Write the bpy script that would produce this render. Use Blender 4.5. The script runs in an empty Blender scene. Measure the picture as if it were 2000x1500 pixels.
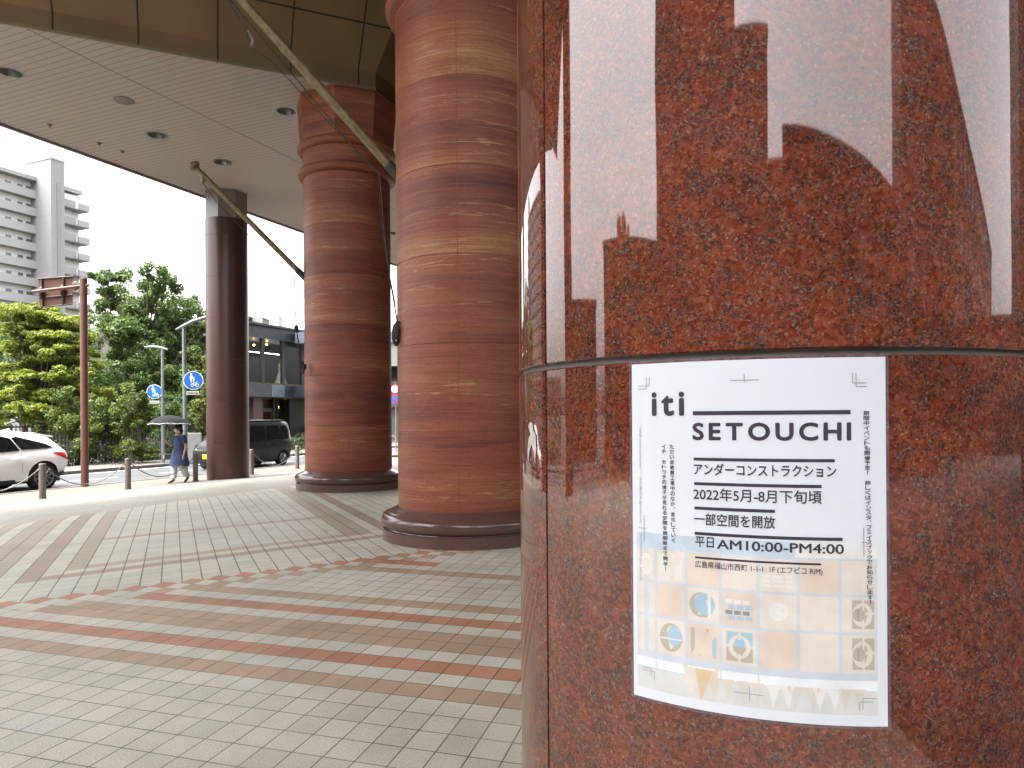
import bpy, bmesh, math, random
from mathutils import Vector, Matrix
random.seed(7)
R = math.radians
scene = bpy.context.scene
COL = scene.collection

# ------------------------------------------------------------------ camera
FPX = 1387.0                      # focal length in pixels of the 2000 px photograph
EYE = 1.5
ROLL = R(0.4)
cam_data = bpy.data.cameras.new('camera')
cam = bpy.data.objects.new('camera', cam_data)
COL.objects.link(cam)
cam_data.sensor_width = 36.0
cam_data.lens = FPX / 2000 * 36
cam_data.shift_y = 62 / 2000
cam_data.clip_start = 0.05
cam_data.clip_end = 3000
cam.matrix_world = Matrix.Translation((0, 0, EYE)) @ Matrix.Rotation(R(90), 4, 'X') @ Matrix.Rotation(-ROLL, 4, 'Z')
scene.camera = cam
# ------------------------------------------------------------------ world, sun, exposure
SUN_EL, SUN_AZ = R(68), R(-125)     # azimuth measured from +Y towards +X
w = bpy.data.worlds.new('World'); scene.world = w; w.use_nodes = True
nt = w.node_tree; bg = nt.nodes['Background']
sky = nt.nodes.new('ShaderNodeTexSky'); sky.sky_type = 'NISHITA'; sky.sun_disc = False
sky.sun_elevation = SUN_EL; sky.sun_rotation = SUN_AZ; sky.dust_density = 6; sky.air_density = 1.0; sky.ozone_density = 1
hs = nt.nodes.new('ShaderNodeHueSaturation'); hs.inputs['Saturation'].default_value = 0.12
nt.links.new(sky.outputs[0], hs.inputs['Color']); nt.links.new(hs.outputs[0], bg.inputs[0])
bg.inputs[1].default_value = 0.15
sd = bpy.data.lights.new('sun', 'SUN'); sd.energy = 0.55; sd.angle = R(28); sd.color = (1, .97, .92)
sun = bpy.data.objects.new('sun', sd); COL.objects.link(sun)
dv = Vector((math.sin(SUN_AZ) * math.cos(SUN_EL), math.cos(SUN_AZ) * math.cos(SUN_EL), math.sin(SUN_EL)))
sun.rotation_euler = dv.to_track_quat('Z', 'Y').to_euler()
sun.location = dv * 60
scene.view_settings.view_transform = 'Standard'
scene.view_settings.look = 'None'
scene.view_settings.exposure = 3.0
scene.view_settings.gamma = 1
scene.cycles.use_denoising = True
scene.cycles.max_bounces = 8
scene.cycles.diffuse_bounces = 5
scene.cycles.transparent_max_bounces = 12

# ------------------------------------------------------------------ frames
AX = Vector((math.sin(R(22.87)), math.cos(R(22.87)), 0))      # along the street
NX = Vector((-AX.y, AX.x, 0))                                 # across the street, away from the store
ROT = R(90 - 22.87)
def W(s, t, z=0): return AX * s + NX * t + Vector((0, 0, z))
def ray(px, py):
    x, y = (px - 1000) / FPX, (812 - py) / FPX
    # undo the roll
    c, s_ = math.cos(ROLL), math.sin(ROLL)
    return Vector((x * c + y * s_, 1.0, -x * s_ + y * c)) if False else Vector((x + 0 * y, 1.0, y - x * math.tan(ROLL)))
def at(px, py, Z): return Vector((0, 0, EYE)) + ray(px, py) * Z
def on_z(px, py, z):
    r = ray(px, py); return Vector((0, 0, EYE)) + r * ((z - EYE) / r.z)
def st(p): return p.dot(AX), p.dot(NX)

# ------------------------------------------------------------------ materials
def _nt(name):
    m = bpy.data.materials.new(name); m.use_nodes = True
    return m, m.node_tree, m.node_tree.nodes['Principled BSDF']
def N(nt, typ, **kw):
    n = nt.nodes.new(typ)
    for k, v in kw.items():
        if k.startswith('i_'): n.inputs[k[2:].replace('_', ' ')].default_value = v
        else: setattr(n, k, v)
    return n
def ramp(nt, stops, interp='LINEAR'):
    r = nt.nodes.new('ShaderNodeValToRGB'); r.color_ramp.interpolation = interp
    els = r.color_ramp.elements
    while len(els) > 1: els.remove(els[-1])
    els[0].position = stops[0][0]; els[0].color = (*stops[0][1], 1)
    for p, c in stops[1:]:
        e = els.new(p); e.color = (*c, 1)
    return r
def mth(nt, op, a, b=None, c=None):
    n = nt.nodes.new('ShaderNodeMath'); n.operation = op
    for k, v in enumerate((a, b, c)):
        if v is None: continue
        if isinstance(v, (int, float)): n.inputs[k].default_value = v
        else: nt.links.new(v, n.inputs[k])
    return n.outputs[0]
def mix(nt, fac, a, b, mode='MIX'):
    n = nt.nodes.new('ShaderNodeMix'); n.data_type = 'RGBA'; n.blend_type = mode; n.clamp_factor = True
    for sock, v in ((n.inputs[0], fac), (n.inputs[6], a), (n.inputs[7], b)):
        if isinstance(v, (int, float)): sock.default_value = v
        elif isinstance(v, (tuple, list)): sock.default_value = (*v, 1)
        else: nt.links.new(v, sock)
    return n.outputs[2]
def mat(name, col, rough=.6, metal=0., var=.12, scale=6., bump=0., spec=.5, coat=0., emit=None, stretch=None, bscale=None):
    m, nt, p = _nt(name)
    tc = N(nt, 'ShaderNodeTexCoord'); mp = N(nt, 'ShaderNodeMapping')
    nt.links.new(tc.outputs['Object'], mp.inputs[0])
    if stretch: mp.inputs['Scale'].default_value = stretch
    no = N(nt, 'ShaderNodeTexNoise', i_Scale=scale, i_Detail=5.)
    nt.links.new(mp.outputs[0], no.inputs['Vector'])
    lo = tuple(max(0, c * (1 - var)) for c in col); hi = tuple(min(1, c * (1 + var)) for c in col)
    rp = ramp(nt, [(.3, lo), (.7, hi)])
    nt.links.new(no.outputs[0], rp.inputs[0]); nt.links.new(rp.outputs[0], p.inputs['Base Color'])
    p.inputs['Roughness'].default_value = rough; p.inputs['Metallic'].default_value = metal
    p.inputs['Specular IOR Level'].default_value = spec
    p.inputs['Coat Weight'].default_value = coat; p.inputs['Coat Roughness'].default_value = .04
    if bump:
        nb = N(nt, 'ShaderNodeTexNoise', i_Scale=bscale or scale * 6, i_Detail=3.)
        nt.links.new(mp.outputs[0], nb.inputs['Vector'])
        b = N(nt, 'ShaderNodeBump', i_Strength=bump, i_Distance=.01)
        nt.links.new(nb.outputs[0], b.inputs['Height']); nt.links.new(b.outputs[0], p.inputs['Normal'])
    if emit:
        p.inputs['Emission Color'].default_value = (*emit[0], 1); p.inputs['Emission Strength'].default_value = emit[1]
    return m

def granite_mat():
    m, nt, p = _nt('red_granite')
    tc = N(nt, 'ShaderNodeTexCoord')
    wob = N(nt, 'ShaderNodeTexNoise', i_Scale=90., i_Detail=2.)
    nt.links.new(tc.outputs['Object'], wob.inputs['Vector'])
    vm = N(nt, 'ShaderNodeVectorMath', operation='MULTIPLY_ADD')
    nt.links.new(wob.outputs['Color'], vm.inputs[0]); vm.inputs[1].default_value = (.009, .009, .009)
    nt.links.new(tc.outputs['Object'], vm.inputs[2])
    v1 = N(nt, 'ShaderNodeTexVoronoi', i_Scale=190.); v2 = N(nt, 'ShaderNodeTexVoronoi', i_Scale=400.)
    for v in (v1, v2): nt.links.new(vm.outputs[0], v.inputs['Vector'])
    s1 = N(nt, 'ShaderNodeSeparateColor'); nt.links.new(v1.outputs['Color'], s1.inputs[0])
    s2 = N(nt, 'ShaderNodeSeparateColor'); nt.links.new(v2.outputs['Color'], s2.inputs[0])
    cl = N(nt, 'ShaderNodeTexNoise', i_Scale=38., i_Detail=5., i_Roughness=.6); nt.links.new(tc.outputs['Object'], cl.inputs['Vector'])
    cl2 = N(nt, 'ShaderNodeTexNoise', i_Scale=7., i_Detail=3.); nt.links.new(tc.outputs['Object'], cl2.inputs['Vector'])
    base = ramp(nt, [(0, (.115, .025, .012)), (.3, (.155, .034, .017)), (.55, (.205, .051, .025)), (.8, (.18, .05, .027)), (1, (.235, .077, .042))])
    nt.links.new(s1.outputs[0], base.inputs[0])
    fine = ramp(nt, [(0, (.62, .58, .56)), (.5, (1, 1, 1)), (1, (1.0, .97, .93))])
    nt.links.new(s2.outputs[1], fine.inputs[0])
    c0 = mix(nt, .75, base.outputs[0], fine.outputs[0], 'MULTIPLY')
    # dark mica and grey quartz clusters
    dk = mth(nt, 'ADD', mth(nt, 'MULTIPLY', s2.outputs[0], .4), mth(nt, 'MULTIPLY', cl.outputs[0], 1.0))
    dm = ramp(nt, [(.0, (0, 0, 0)), (.735, (0, 0, 0)), (.82, (1, 1, 1))])
    nt.links.new(dk, dm.inputs[0])
    dcol = ramp(nt, [(0, (.02, .014, .013)), (.45, (.036, .024, .022)), (.75, (.065, .052, .05)), (1, (.12, .105, .097))])
    nt.links.new(s2.outputs[2], dcol.inputs[0])
    c1 = mix(nt, mth(nt, 'MULTIPLY', dm.outputs[0], .8), c0, dcol.outputs[0])
    fl = mth(nt, 'GREATER_THAN', s2.outputs[1], .965)
    c2 = mix(nt, mth(nt, 'MULTIPLY', fl, .55), c1, (.24, .17, .125))
    lg = ramp(nt, [(.35, (.8, .8, .8)), (.65, (1.12, 1.12, 1.12))]); nt.links.new(cl2.outputs[0], lg.inputs[0])
    c3 = mix(nt, 1., c2, lg.outputs[0], 'MULTIPLY')
    nt.links.new(c3, p.inputs['Base Color'])
    p.inputs['Roughness'].default_value = .03
    p.inputs['IOR'].default_value = 1.64
    wv = N(nt, 'ShaderNodeTexNoise', i_Scale=3.2, i_Detail=1.5); nt.links.new(tc.outputs['Object'], wv.inputs['Vector'])
    b = N(nt, 'ShaderNodeBump', i_Strength=.13, i_Distance=.01)
    nt.links.new(wv.outputs[0], b.inputs['Height']); nt.links.new(b.outputs[0], p.inputs['Normal'])
    return m

def travertine_mat():
    m, nt, p = _nt('red_travertine')
    tc = N(nt, 'ShaderNodeTexCoord')
    gm = N(nt, 'ShaderNodeNewGeometry')
    sz = N(nt, 'ShaderNodeSeparateXYZ'); nt.links.new(gm.outputs['Position'], sz.inputs[0])
    crs = mth(nt, 'FLOOR', mth(nt, 'DIVIDE', mth(nt, 'SUBTRACT', sz.outputs[2], .3), 1.02))
    sh = N(nt, 'ShaderNodeCombineXYZ'); nt.links.new(mth(nt, 'MULTIPLY', crs, 13.7), sh.inputs[0]); nt.links.new(mth(nt, 'MULTIPLY', crs, 5.1), sh.inputs[1])
    va = N(nt, 'ShaderNodeVectorMath', operation='ADD'); nt.links.new(gm.outputs['Position'], va.inputs[0]); nt.links.new(sh.outputs[0], va.inputs[1])
    POS = va.outputs[0]
    mp = N(nt, 'ShaderNodeMapping'); mp.inputs['Scale'].default_value = (.3, .3, 3.0)
    nt.links.new(POS, mp.inputs[0])
    n1 = N(nt, 'ShaderNodeTexNoise', i_Scale=1., i_Detail=6., i_Roughness=.62, i_Distortion=.35); nt.links.new(mp.outputs[0], n1.inputs['Vector'])
    mp2 = N(nt, 'ShaderNodeMapping'); mp2.inputs['Scale'].default_value = (.9, .9, 46.)
    nt.links.new(POS, mp2.inputs[0])
    n2 = N(nt, 'ShaderNodeTexNoise', i_Scale=1., i_Detail=8., i_Roughness=.75, i_Distortion=1.4); nt.links.new(mp2.outputs[0], n2.inputs['Vector'])
    mp3 = N(nt, 'ShaderNodeMapping'); mp3.inputs['Scale'].default_value = (.25, .25, 1.9)
    nt.links.new(POS, mp3.inputs[0])
    n3 = N(nt, 'ShaderNodeTexNoise', i_Scale=1., i_Detail=3.); nt.links.new(mp3.outputs[0], n3.inputs['Vector'])
    v = mth(nt, 'ADD', mth(nt, 'MULTIPLY', n1.outputs[0], .58), mth(nt, 'MULTIPLY', n3.outputs[0], .62))
    v = mth(nt, 'ADD', v, mth(nt, 'MULTIPLY', mth(nt, 'SUBTRACT', n2.outputs[0], .5), .85))
    rp = ramp(nt, [(.3, (.07, .02, .013)), (.44, (.13, .034, .02)), (.54, (.19, .051, .028)), (.63, (.24, .07, .036)), (.72, (.265, .09, .045)), (.81, (.33, .14, .056)), (.92, (.39, .22, .105))])
    nt.links.new(v, rp.inputs[0])
    # pale calcite veins
    mp4 = N(nt, 'ShaderNodeMapping'); mp4.inputs['Scale'].default_value = (1.6, 1.6, 26.)
    nt.links.new(POS, mp4.inputs[0])
    n4 = N(nt, 'ShaderNodeTexNoise', i_Scale=1., i_Detail=7., i_Roughness=.68, i_Distortion=.8); nt.links.new(mp4.outputs[0], n4.inputs['Vector'])
    vein = ramp(nt, [(.575, (0, 0, 0)), (.625, (1, 1, 1))]); nt.links.new(n4.outputs[0], vein.inputs[0])
    gate = ramp(nt, [(.5, (0, 0, 0)), (.6, (1, 1, 1))]); nt.links.new(n1.outputs[0], gate.inputs[0])
    c = mix(nt, mth(nt, 'MULTIPLY', mth(nt, 'MULTIPLY', vein.outputs[0], gate.outputs[0]), .85), rp.outputs[0], (.42, .245, .135))
    sp = N(nt, 'ShaderNodeTexNoise', i_Scale=70., i_Detail=4.); nt.links.new(mp.outputs[0], sp.inputs['Vector'])
    spr = ramp(nt, [(.3, (.62, .6, .6)), (.46, (1, 1, 1)), (.66, (1.15, 1.14, 1.12))]); nt.links.new(sp.outputs[0], spr.inputs[0])
    c = mix(nt, 1., c, spr.outputs[0], 'MULTIPLY')
    nt.links.new(c, p.inputs['Base Color'])
    p.inputs['Roughness'].default_value = .5; p.inputs['Specular IOR Level'].default_value = .35
    b = N(nt, 'ShaderNodeBump', i_Strength=.2, i_Distance=.01); nt.links.new(n2.outputs[0], b.inputs['Height']); nt.links.new(b.outputs[0], p.inputs['Normal'])
    return m

def plaza_mat():
    m, nt, p = _nt('plaza_tiles')
    gm = N(nt, 'ShaderNodeNewGeometry'); sx = N(nt, 'ShaderNodeSeparateXYZ'); nt.links.new(gm.outputs['Position'], sx.inputs[0])
    X, Y = sx.outputs[0], sx.outputs[1]
    def lin(a, b, c): return mth(nt, 'ADD', mth(nt, 'ADD', mth(nt, 'MULTIPLY', X, a), mth(nt, 'MULTIPLY', Y, b)), c)
    i, j = lin(6.1986, -1.6126, 19.302), lin(-1.619, -5.2822, 19.1917)
    fi, fj = mth(nt, 'FLOOR', i), mth(nt, 'FLOOR', j)
    ib = lin(5.223, 2.4972, 7.595); q = lin(-.632 / .175, .775 / .175, (-.632 * 4.2 - .775 * 5.83) / .175)
    fib, fq = mth(nt, 'FLOOR', ib), mth(nt, 'FLOOR', q)
    def eq(v, *ks):
        o = None
        for k in ks:
            e = mth(nt, 'COMPARE', v, k, .25)
            o = e if o is None else mth(nt, 'MAXIMUM', o, e)
        return o
    def gt(v, k): return mth(nt, 'GREATER_THAN', v, k)
    def AND(*a):
        o = a[0]
        for x in a[1:]: o = mth(nt, 'MULTIPLY', o, x)
        return o
    def OR(*a):
        o = a[0]
        for x in a[1:]: o = mth(nt, 'MAXIMUM', o, x)
        return o
    dsum = mth(nt, 'ADD', fi, fj)
    fore = gt(dsum, -21.5)
    inner = gt(dsum, -18.5)
    # colour masks of the fore field
    redF = OR(AND(eq(fj, -3, -8), inner), AND(eq(dsum, -21)), AND(eq(fj, -18), gt(i, -2.5), mth(nt, 'LESS_THAN', i, 3)))
    beiF = OR(AND(eq(fj, -1, -5, -6, -10, -16), inner), AND(eq(dsum, -19), mth(nt, 'LESS_THAN', fj, -8)))
    redB = OR(AND(eq(fq, 4), gt(ib, 0), mth(nt, 'LESS_THAN', ib, 23)), AND(eq(fib, 0, 22), gt(q, 4)))
    beiB = OR(AND(eq(fq, 6, 16), gt(ib, 2), mth(nt, 'LESS_THAN', ib, 21)), AND(eq(fib, 2, 19, 20), gt(q, 6)), AND(eq(fib, -2, -3, -5), gt(q, 3)))
    tt = mth(nt, 'ADD', mth(nt, 'MULTIPLY', X, NX.x), mth(nt, 'MULTIPLY', Y, NX.y))
    ins = mth(nt, 'LESS_THAN', tt, 10.75)
    redB = AND(redB, ins); beiB = OR(AND(beiB, ins), AND(gt(tt, 11.1), mth(nt, 'LESS_THAN', tt, 11.3)))
    red = mth(nt, 'ADD', AND(redF, fore), AND(redB, mth(nt, 'SUBTRACT', 1, fore)))
    bei = mth(nt, 'ADD', AND(beiF, fore), AND(beiB, mth(nt, 'SUBTRACT', 1, fore)))
    # per-tile variation
    ci = N(nt, 'ShaderNodeCombineXYZ')
    sel = lambda a, b: mth(nt, 'ADD', mth(nt, 'MULTIPLY', a, fore), mth(nt, 'MULTIPLY', b, mth(nt, 'SUBTRACT', 1, fore)))
    nt.links.new(sel(fi, fib), ci.inputs[0]); nt.links.new(sel(fj, fq), ci.inputs[1]); nt.links.new(fore, ci.inputs[2])
    wn = N(nt, 'ShaderNodeTexWhiteNoise'); nt.links.new(ci.outputs[0], wn.inputs['Vector'])
    ws = N(nt, 'ShaderNodeSeparateColor'); nt.links.new(wn.outputs['Color'], ws.inputs[0])
    cream = ramp(nt, [(0, (.46, .44, .375)), (.5, (.51, .487, .41)), (.85, (.535, .51, .43)), (1, (.495, .483, .435))]); nt.links.new(ws.outputs[0], cream.inputs[0])
    redc = ramp(nt, [(0, (.37, .17, .10)), (1, (.45, .22, .14))]); nt.links.new(ws.outputs[0], redc.inputs[0])
    beic = ramp(nt, [(0, (.37, .262, .18)), (1, (.43, .3, .212))]); nt.links.new(ws.outputs[1], beic.inputs[0])
    # red and beige tiles of the back field are paler
    redc2 = mix(nt, mth(nt, 'SUBTRACT', 1, fore), redc.outputs[0], (.345, .25, .2))
    beic2 = mix(nt, mth(nt, 'MULTIPLY', mth(nt, 'SUBTRACT', 1, fore), .65), beic.outputs[0], (.375, .315, .25))
    cr2 = mix(nt, mth(nt, 'MULTIPLY', mth(nt, 'SUBTRACT', 1, ins), .5), cream.outputs[0], (.2, .192, .165))  # outer band toned darker to offset the strong light falling there
    c = mix(nt, bei, cr2, beic2); c = mix(nt, red, c, redc2)
    # speckle and stains
    sp = N(nt, 'ShaderNodeTexNoise', i_Scale=150., i_Detail=3.); nt.links.new(gm.outputs['Position'], sp.inputs['Vector'])
    spr = ramp(nt, [(.32, (.5, .48, .44)), (.45, (.97, .97, .96)), (.7, (1.12, 1.12, 1.1))]); nt.links.new(sp.outputs[0], spr.inputs[0])
    c = mix(nt, 1., c, spr.outputs[0], 'MULTIPLY')
    sn = N(nt, 'ShaderNodeTexNoise', i_Scale=.9, i_Detail=6., i_Roughness=.62); nt.links.new(gm.outputs['Position'], sn.inputs['Vector'])
    snr = ramp(nt, [(.33, (.84, .83, .81)), (.6, (1.03, 1.03, 1.03))]); nt.links.new(sn.outputs[0], snr.inputs[0])
    c = mix(nt, .9, c, snr.outputs[0], 'MULTIPLY')
    vo = N(nt, 'ShaderNodeTexVoronoi', i_Scale=1.7); nt.links.new(gm.outputs['Position'], vo.inputs['Vector'])
    gum = mth(nt, 'LESS_THAN', vo.outputs['Distance'], .028)
    c = mix(nt, mth(nt, 'MULTIPLY', gum, .7), c, (.11, .1, .085))
    sn2 = N(nt, 'ShaderNodeTexNoise', i_Scale=.33, i_Detail=7., i_Roughness=.7, i_Distortion=.5); nt.links.new(gm.outputs['Position'], sn2.inputs['Vector'])
    sr2 = ramp(nt, [(.34, (.80, .785, .76)), (.5, (1, 1, 1)), (.66, (1.04, 1.03, 1.02))]); nt.links.new(sn2.outputs[0], sr2.inputs[0])
    c = mix(nt, .9, c, sr2.outputs[0], 'MULTIPLY')
    # joints
    def joint(v, wd):
        f = mth(nt, 'FRACT', v); e = mth(nt, 'MINIMUM', f, mth(nt, 'SUBTRACT', 1, f))
        return mth(nt, 'LESS_THAN', e, wd)
    jn = N(nt, 'ShaderNodeTexNoise', i_Scale=3., i_Detail=3.); nt.links.new(gm.outputs['Position'], jn.inputs['Vector'])
    jF = OR(joint(i, .021), mth(nt, 'MULTIPLY', joint(j, .021), .85))
    jB = OR(joint(ib, .032), mth(nt, 'MULTIPLY', joint(q, .028), .45))
    jj = mth(nt, 'MULTIPLY', sel(jF, jB), mth(nt, 'ADD', mth(nt, 'MULTIPLY', ins, .8), .2))
    jj = mth(nt, 'MULTIPLY', jj, mth(nt, 'ADD', mth(nt, 'MULTIPLY', jn.outputs[0], .9), .42))
    c = mix(nt, jj, c, (.06, .052, .043))
    nt.links.new(c, p.inputs['Base Color'])
    p.inputs['Roughness'].default_value = .5
    rr = ramp(nt, [(.3, (.5, .5, .5)), (.7, (.72, .72, .72))]); nt.links.new(sn.outputs[0], rr.inputs[0])
    nt.links.new(rr.outputs[0], p.inputs['Roughness'])
    bp = N(nt, 'ShaderNodeBump', i_Strength=.35, i_Distance=.004)
    nt.links.new(mth(nt, 'SUBTRACT', mth(nt, 'MULTIPLY', sp.outputs[0], .3), jj), bp.inputs['Height']); nt.links.new(bp.outputs[0], p.inputs['Normal'])
    return m

def lined_mat(name, col, dirv, pitch, width, line, rough=.5, off=0., dir2=None, pitch2=1, off2=0, var=.06, metal=0., width2=None):
    """plain colour with straight joints (slats, panels, cladding)"""
    m, nt, p = _nt(name)
    gm = N(nt, 'ShaderNodeNewGeometry')
    no = N(nt, 'ShaderNodeTexNoise', i_Scale=1.3, i_Detail=5.); nt.links.new(gm.outputs['Position'], no.inputs['Vector'])
    rp = ramp(nt, [(.3, tuple(c * (1 - var) for c in col)), (.7, tuple(c * (1 + var) for c in col))]); nt.links.new(no.outputs[0], rp.inputs[0])
    def jt(d, pt, of, wd):
        dp = N(nt, 'ShaderNodeVectorMath', operation='DOT_PRODUCT'); nt.links.new(gm.outputs['Position'], dp.inputs[0]); dp.inputs[1].default_value = d
        v = mth(nt, 'DIVIDE', mth(nt, 'SUBTRACT', dp.outputs['Value'], of), pt)
        f = mth(nt, 'FRACT', v); e = mth(nt, 'MINIMUM', f, mth(nt, 'SUBTRACT', 1, f))
        return mth(nt, 'LESS_THAN', e, wd / pt / 2)
    jj = jt(dirv, pitch, off, width)
    if dir2 is not None: jj = mth(nt, 'MAXIMUM', jj, jt(dir2, pitch2, off2, width2 or width))
    c = mix(nt, jj, rp.outputs[0], line)
    nt.links.new(c, p.inputs['Base Color']); p.inputs['Roughness'].default_value = rough; p.inputs['Metallic'].default_value = metal
    return m

def leaf_mat(name, stops, trans=.35):
    m, nt, p = _nt(name)
    oi = N(nt, 'ShaderNodeNewGeometry')
    no = N(nt, 'ShaderNodeTexNoise', i_Scale=1.1, i_Detail=3.); nt.links.new(oi.outputs['Position'], no.inputs['Vector'])
    v = mth(nt, 'ADD', mth(nt, 'MULTIPLY', oi.outputs['Random Per Island'], .6), mth(nt, 'MULTIPLY', no.outputs[0], .5))
    rp = ramp(nt, stops); nt.links.new(v, rp.inputs[0]); nt.links.new(rp.outputs[0], p.inputs['Base Color'])
    p.inputs['Roughness'].default_value = .5
    tr = N(nt, 'ShaderNodeBsdfTranslucent'); nt.links.new(rp.outputs[0], tr.inputs[0])
    mx = N(nt, 'ShaderNodeMixShader'); mx.inputs[0].default_value = trans
    out = nt.nodes['Material Output']
    nt.links.new(p.outputs[0], mx.inputs[1]); nt.links.new(tr.outputs[0], mx.inputs[2]); nt.links.new(mx.outputs[0], out.inputs[0])
    return m

def glass_mat(name, col, rough=.02, alpha=.55):
    m, nt, p = _nt(name)
    p.inputs['Base Color'].default_value = (*col, 1); p.inputs['Roughness'].default_value = rough
    no = N(nt, 'ShaderNodeTexNoise', i_Scale=2.); rp = ramp(nt, [(.3, tuple(c * .9 for c in col)), (.7, tuple(c * 1.1 for c in col))])
    nt.links.new(no.outputs[0], rp.inputs[0]); nt.links.new(rp.outputs[0], p.inputs['Base Color'])
    p.inputs['Alpha'].default_value = alpha
    return m

M = {}
M['granite'] = granite_mat()
M['travertine'] = travertine_mat()
M['plaza'] = plaza_mat()
M['joint'] = mat('grey_joint_sealant', (.105, .095, .082), .6, var=.2, scale=20)
M['brown_granite'] = mat('polished_brown_granite', (.06, .026, .02), .3, var=.3, scale=60, spec=.4)
M['grey_granite'] = mat('grey_pink_granite', (.2, .165, .15), .35, var=.15, scale=80)
M['base_granite'] = mat('brown_granite_base', (.105, .055, .045), .16, var=.35, scale=120, spec=.5)
M['soffit'] = lined_mat('soffit_slats', (.335, .264, .219), AX, .152, .015, (.13, .102, .084), .55, dir2=NX, pitch2=4.4, off2=12.15, width2=.035, var=.03)
M['soffit_edge'] = mat('purple_grey_edge_trim', (.2, .14, .165), .5)
EB = Vector((.916, .4, 0)).normalized(); MB_ = Vector((-.4, .916, 0)).normalized()
M['bronze'] = None
M['gold'] = mat('worn_brass', (.2, .15, .078), .5, .5, var=.35, scale=24, stretch=(1, 1, .3))
M['gold_trim'] = mat('brass_trim', (.2, .16, .09), .4, .6)
M['verdigris'] = mat('verdigris_socket', (.05, .06, .045), .6, .4, var=.3)
M['rope'] = mat('dark_rope', (.035, .03, .026), .8)
M['sidewalk'] = lined_mat('tan_sidewalk_pavers', (.135, .112, .088), AX, .6, .012, (.09, .075, .06), .75, dir2=NX, pitch2=.3, var=.18)
M['border'] = mat('pale_border_stone', (.2, .192, .172), .6, var=.1, scale=3)
M['asphalt'] = mat('asphalt', (.056, .058, .06), .85, var=.2, scale=1.2, bump=.3, bscale=150)
M['farwalk'] = mat('far_pavement', (.1, .095, .082), .8, var=.15, scale=2)
M['soil'] = mat('soil_and_ground', (.07, .062, .045), .95, var=.3, scale=1.5, bump=.3)
M['kerb'] = mat('kerb_concrete', (.12, .112, .1), .8, var=.2, scale=5)
M['roadpaint'] = mat('worn_road_paint', (.36, .36, .35), .7, var=.25, scale=9)
M['white_paint'] = mat('white_car_paint', (.86, .87, .88), .25, var=.02, coat=.8)
M['black_paint'] = mat('black_brown_car_paint', (.007, .0065, .0065), .4, var=.1, coat=.25, spec=.25)
M['black_plastic'] = mat('black_plastic', (.012, .012, .013), .5)
M['tyre'] = mat('tyre_rubber', (.014, .014, .014), .85)
M['alloy'] = mat('dark_alloy', (.25, .25, .26), .3, .8)
M['chrome'] = mat('bright_metal', (.6, .6, .6), .18, .9)
M['carglass'] = mat('car_window_glass', (.008, .009, .01), .12, spec=.3)
M['taillight'] = mat('red_tail_lens', (.4, .012, .012), .15, coat=.6)
M['headlight'] = mat('clear_headlight', (.5, .52, .54), .1, coat=.6)
M['plate_yellow'] = mat('yellow_number_plate', (.62, .42, .02), .5)
M['plate_white'] = mat('white_sign_plate', (.6, .6, .57), .5, var=.04)
M['sign_brown'] = mat('brown_painted_steel', (.115, .046, .03), .5, var=.15)
M['sign_brown_dark'] = mat('dark_brown_painted_steel', (.05, .02, .014), .55, var=.15)
M['galv'] = mat('grey_green_pole_paint', (.15, .175, .175), .45, .2)
M['galv_pale'] = mat('pale_concrete_pole', (.22, .225, .21), .6)
M['blue'] = mat('blue_sign_face', (.01, .12, .5), .4, var=.06)
M['signwhite'] = mat('white_sign_graphics', (.72, .74, .75), .5, var=.02)
M['signred'] = mat('red_sign_ring', (.5, .03, .03), .5, var=.05)
M['ink'] = mat('dark_violet_ink', (.032, .024, .042), .55, var=.1, scale=40)
M['ink_thin'] = mat('grey_ink', (.3, .3, .33), .6, var=.05)
M['paper'] = mat('white_paper', (.66, .685, .735), .35, var=.015, scale=8)
M['bollard'] = mat('weathered_bollard_steel', (.16, .135, .115), .55, .2, var=.2, scale=12)
M['chain'] = mat('chain_steel', (.13, .125, .115), .45, .6)
M['skin'] = mat('skin', (.42, .25, .18), .5, var=.06)
M['dress'] = mat('navy_dress_cloth', (.028, .05, .115), .85, var=.35, scale=9, bump=.4)
M['trousers'] = mat('white_trousers', (.52, .51, .5), .8, var=.06)
M['shoe'] = mat('black_shoe', (.01, .01, .01), .4)
M['hair'] = mat('dark_hair', (.012, .009, .008), .55)
M['mask'] = mat('white_face_mask', (.62, .6, .57), .8)
M['umbrella'] = mat('charcoal_umbrella', (.018, .02, .021), .85, var=.12, spec=.15)
M['bag'] = mat('black_handbag', (.02, .018, .018), .4)
M['bark'] = mat('grey_brown_bark', (.075, .055, .04), .9, var=.35, scale=8, bump=.5, stretch=(1, 1, .3))
M['leaf_yellow'] = leaf_mat('yellow_green_needles', [(.2, (.07, .10, .013)), (.45, (.16, .2, .02)), (.65, (.26, .3, .028)), (.9, (.36, .38, .045))])
M['leaf_dark'] = leaf_mat('dark_green_leaves', [(.2, (.03, .056, .015)), (.5, (.07, .12, .027)), (.75, (.125, .19, .038)), (.95, (.22, .28, .055))])
M['leaf_mid'] = leaf_mat('fresh_green_leaves', [(.2, (.035, .06, .012)), (.5, (.085, .13, .018)), (.8, (.16, .21, .024)), (.95, (.22, .27, .04))])
M['leaf_hedge'] = leaf_mat('hedge_leaves', [(.2, (.016, .028, .008)), (.6, (.035, .058, .014)), (.95, (.06, .085, .02))])
M['fence_black'] = mat('black_fence', (.02, .018, .017), .7, var=.3)
M['tower'] = lined_mat('pale_concrete_tiles', (.20, .20, .195), Vector((0, 0, 1)), 2.8, .06, (.165, .165, .16), .7, var=.04)
M['tower_recess'] = mat('white_gallery_wall', (.6, .6, .6), .8)  # wall painted white, paler than the parapets
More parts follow.
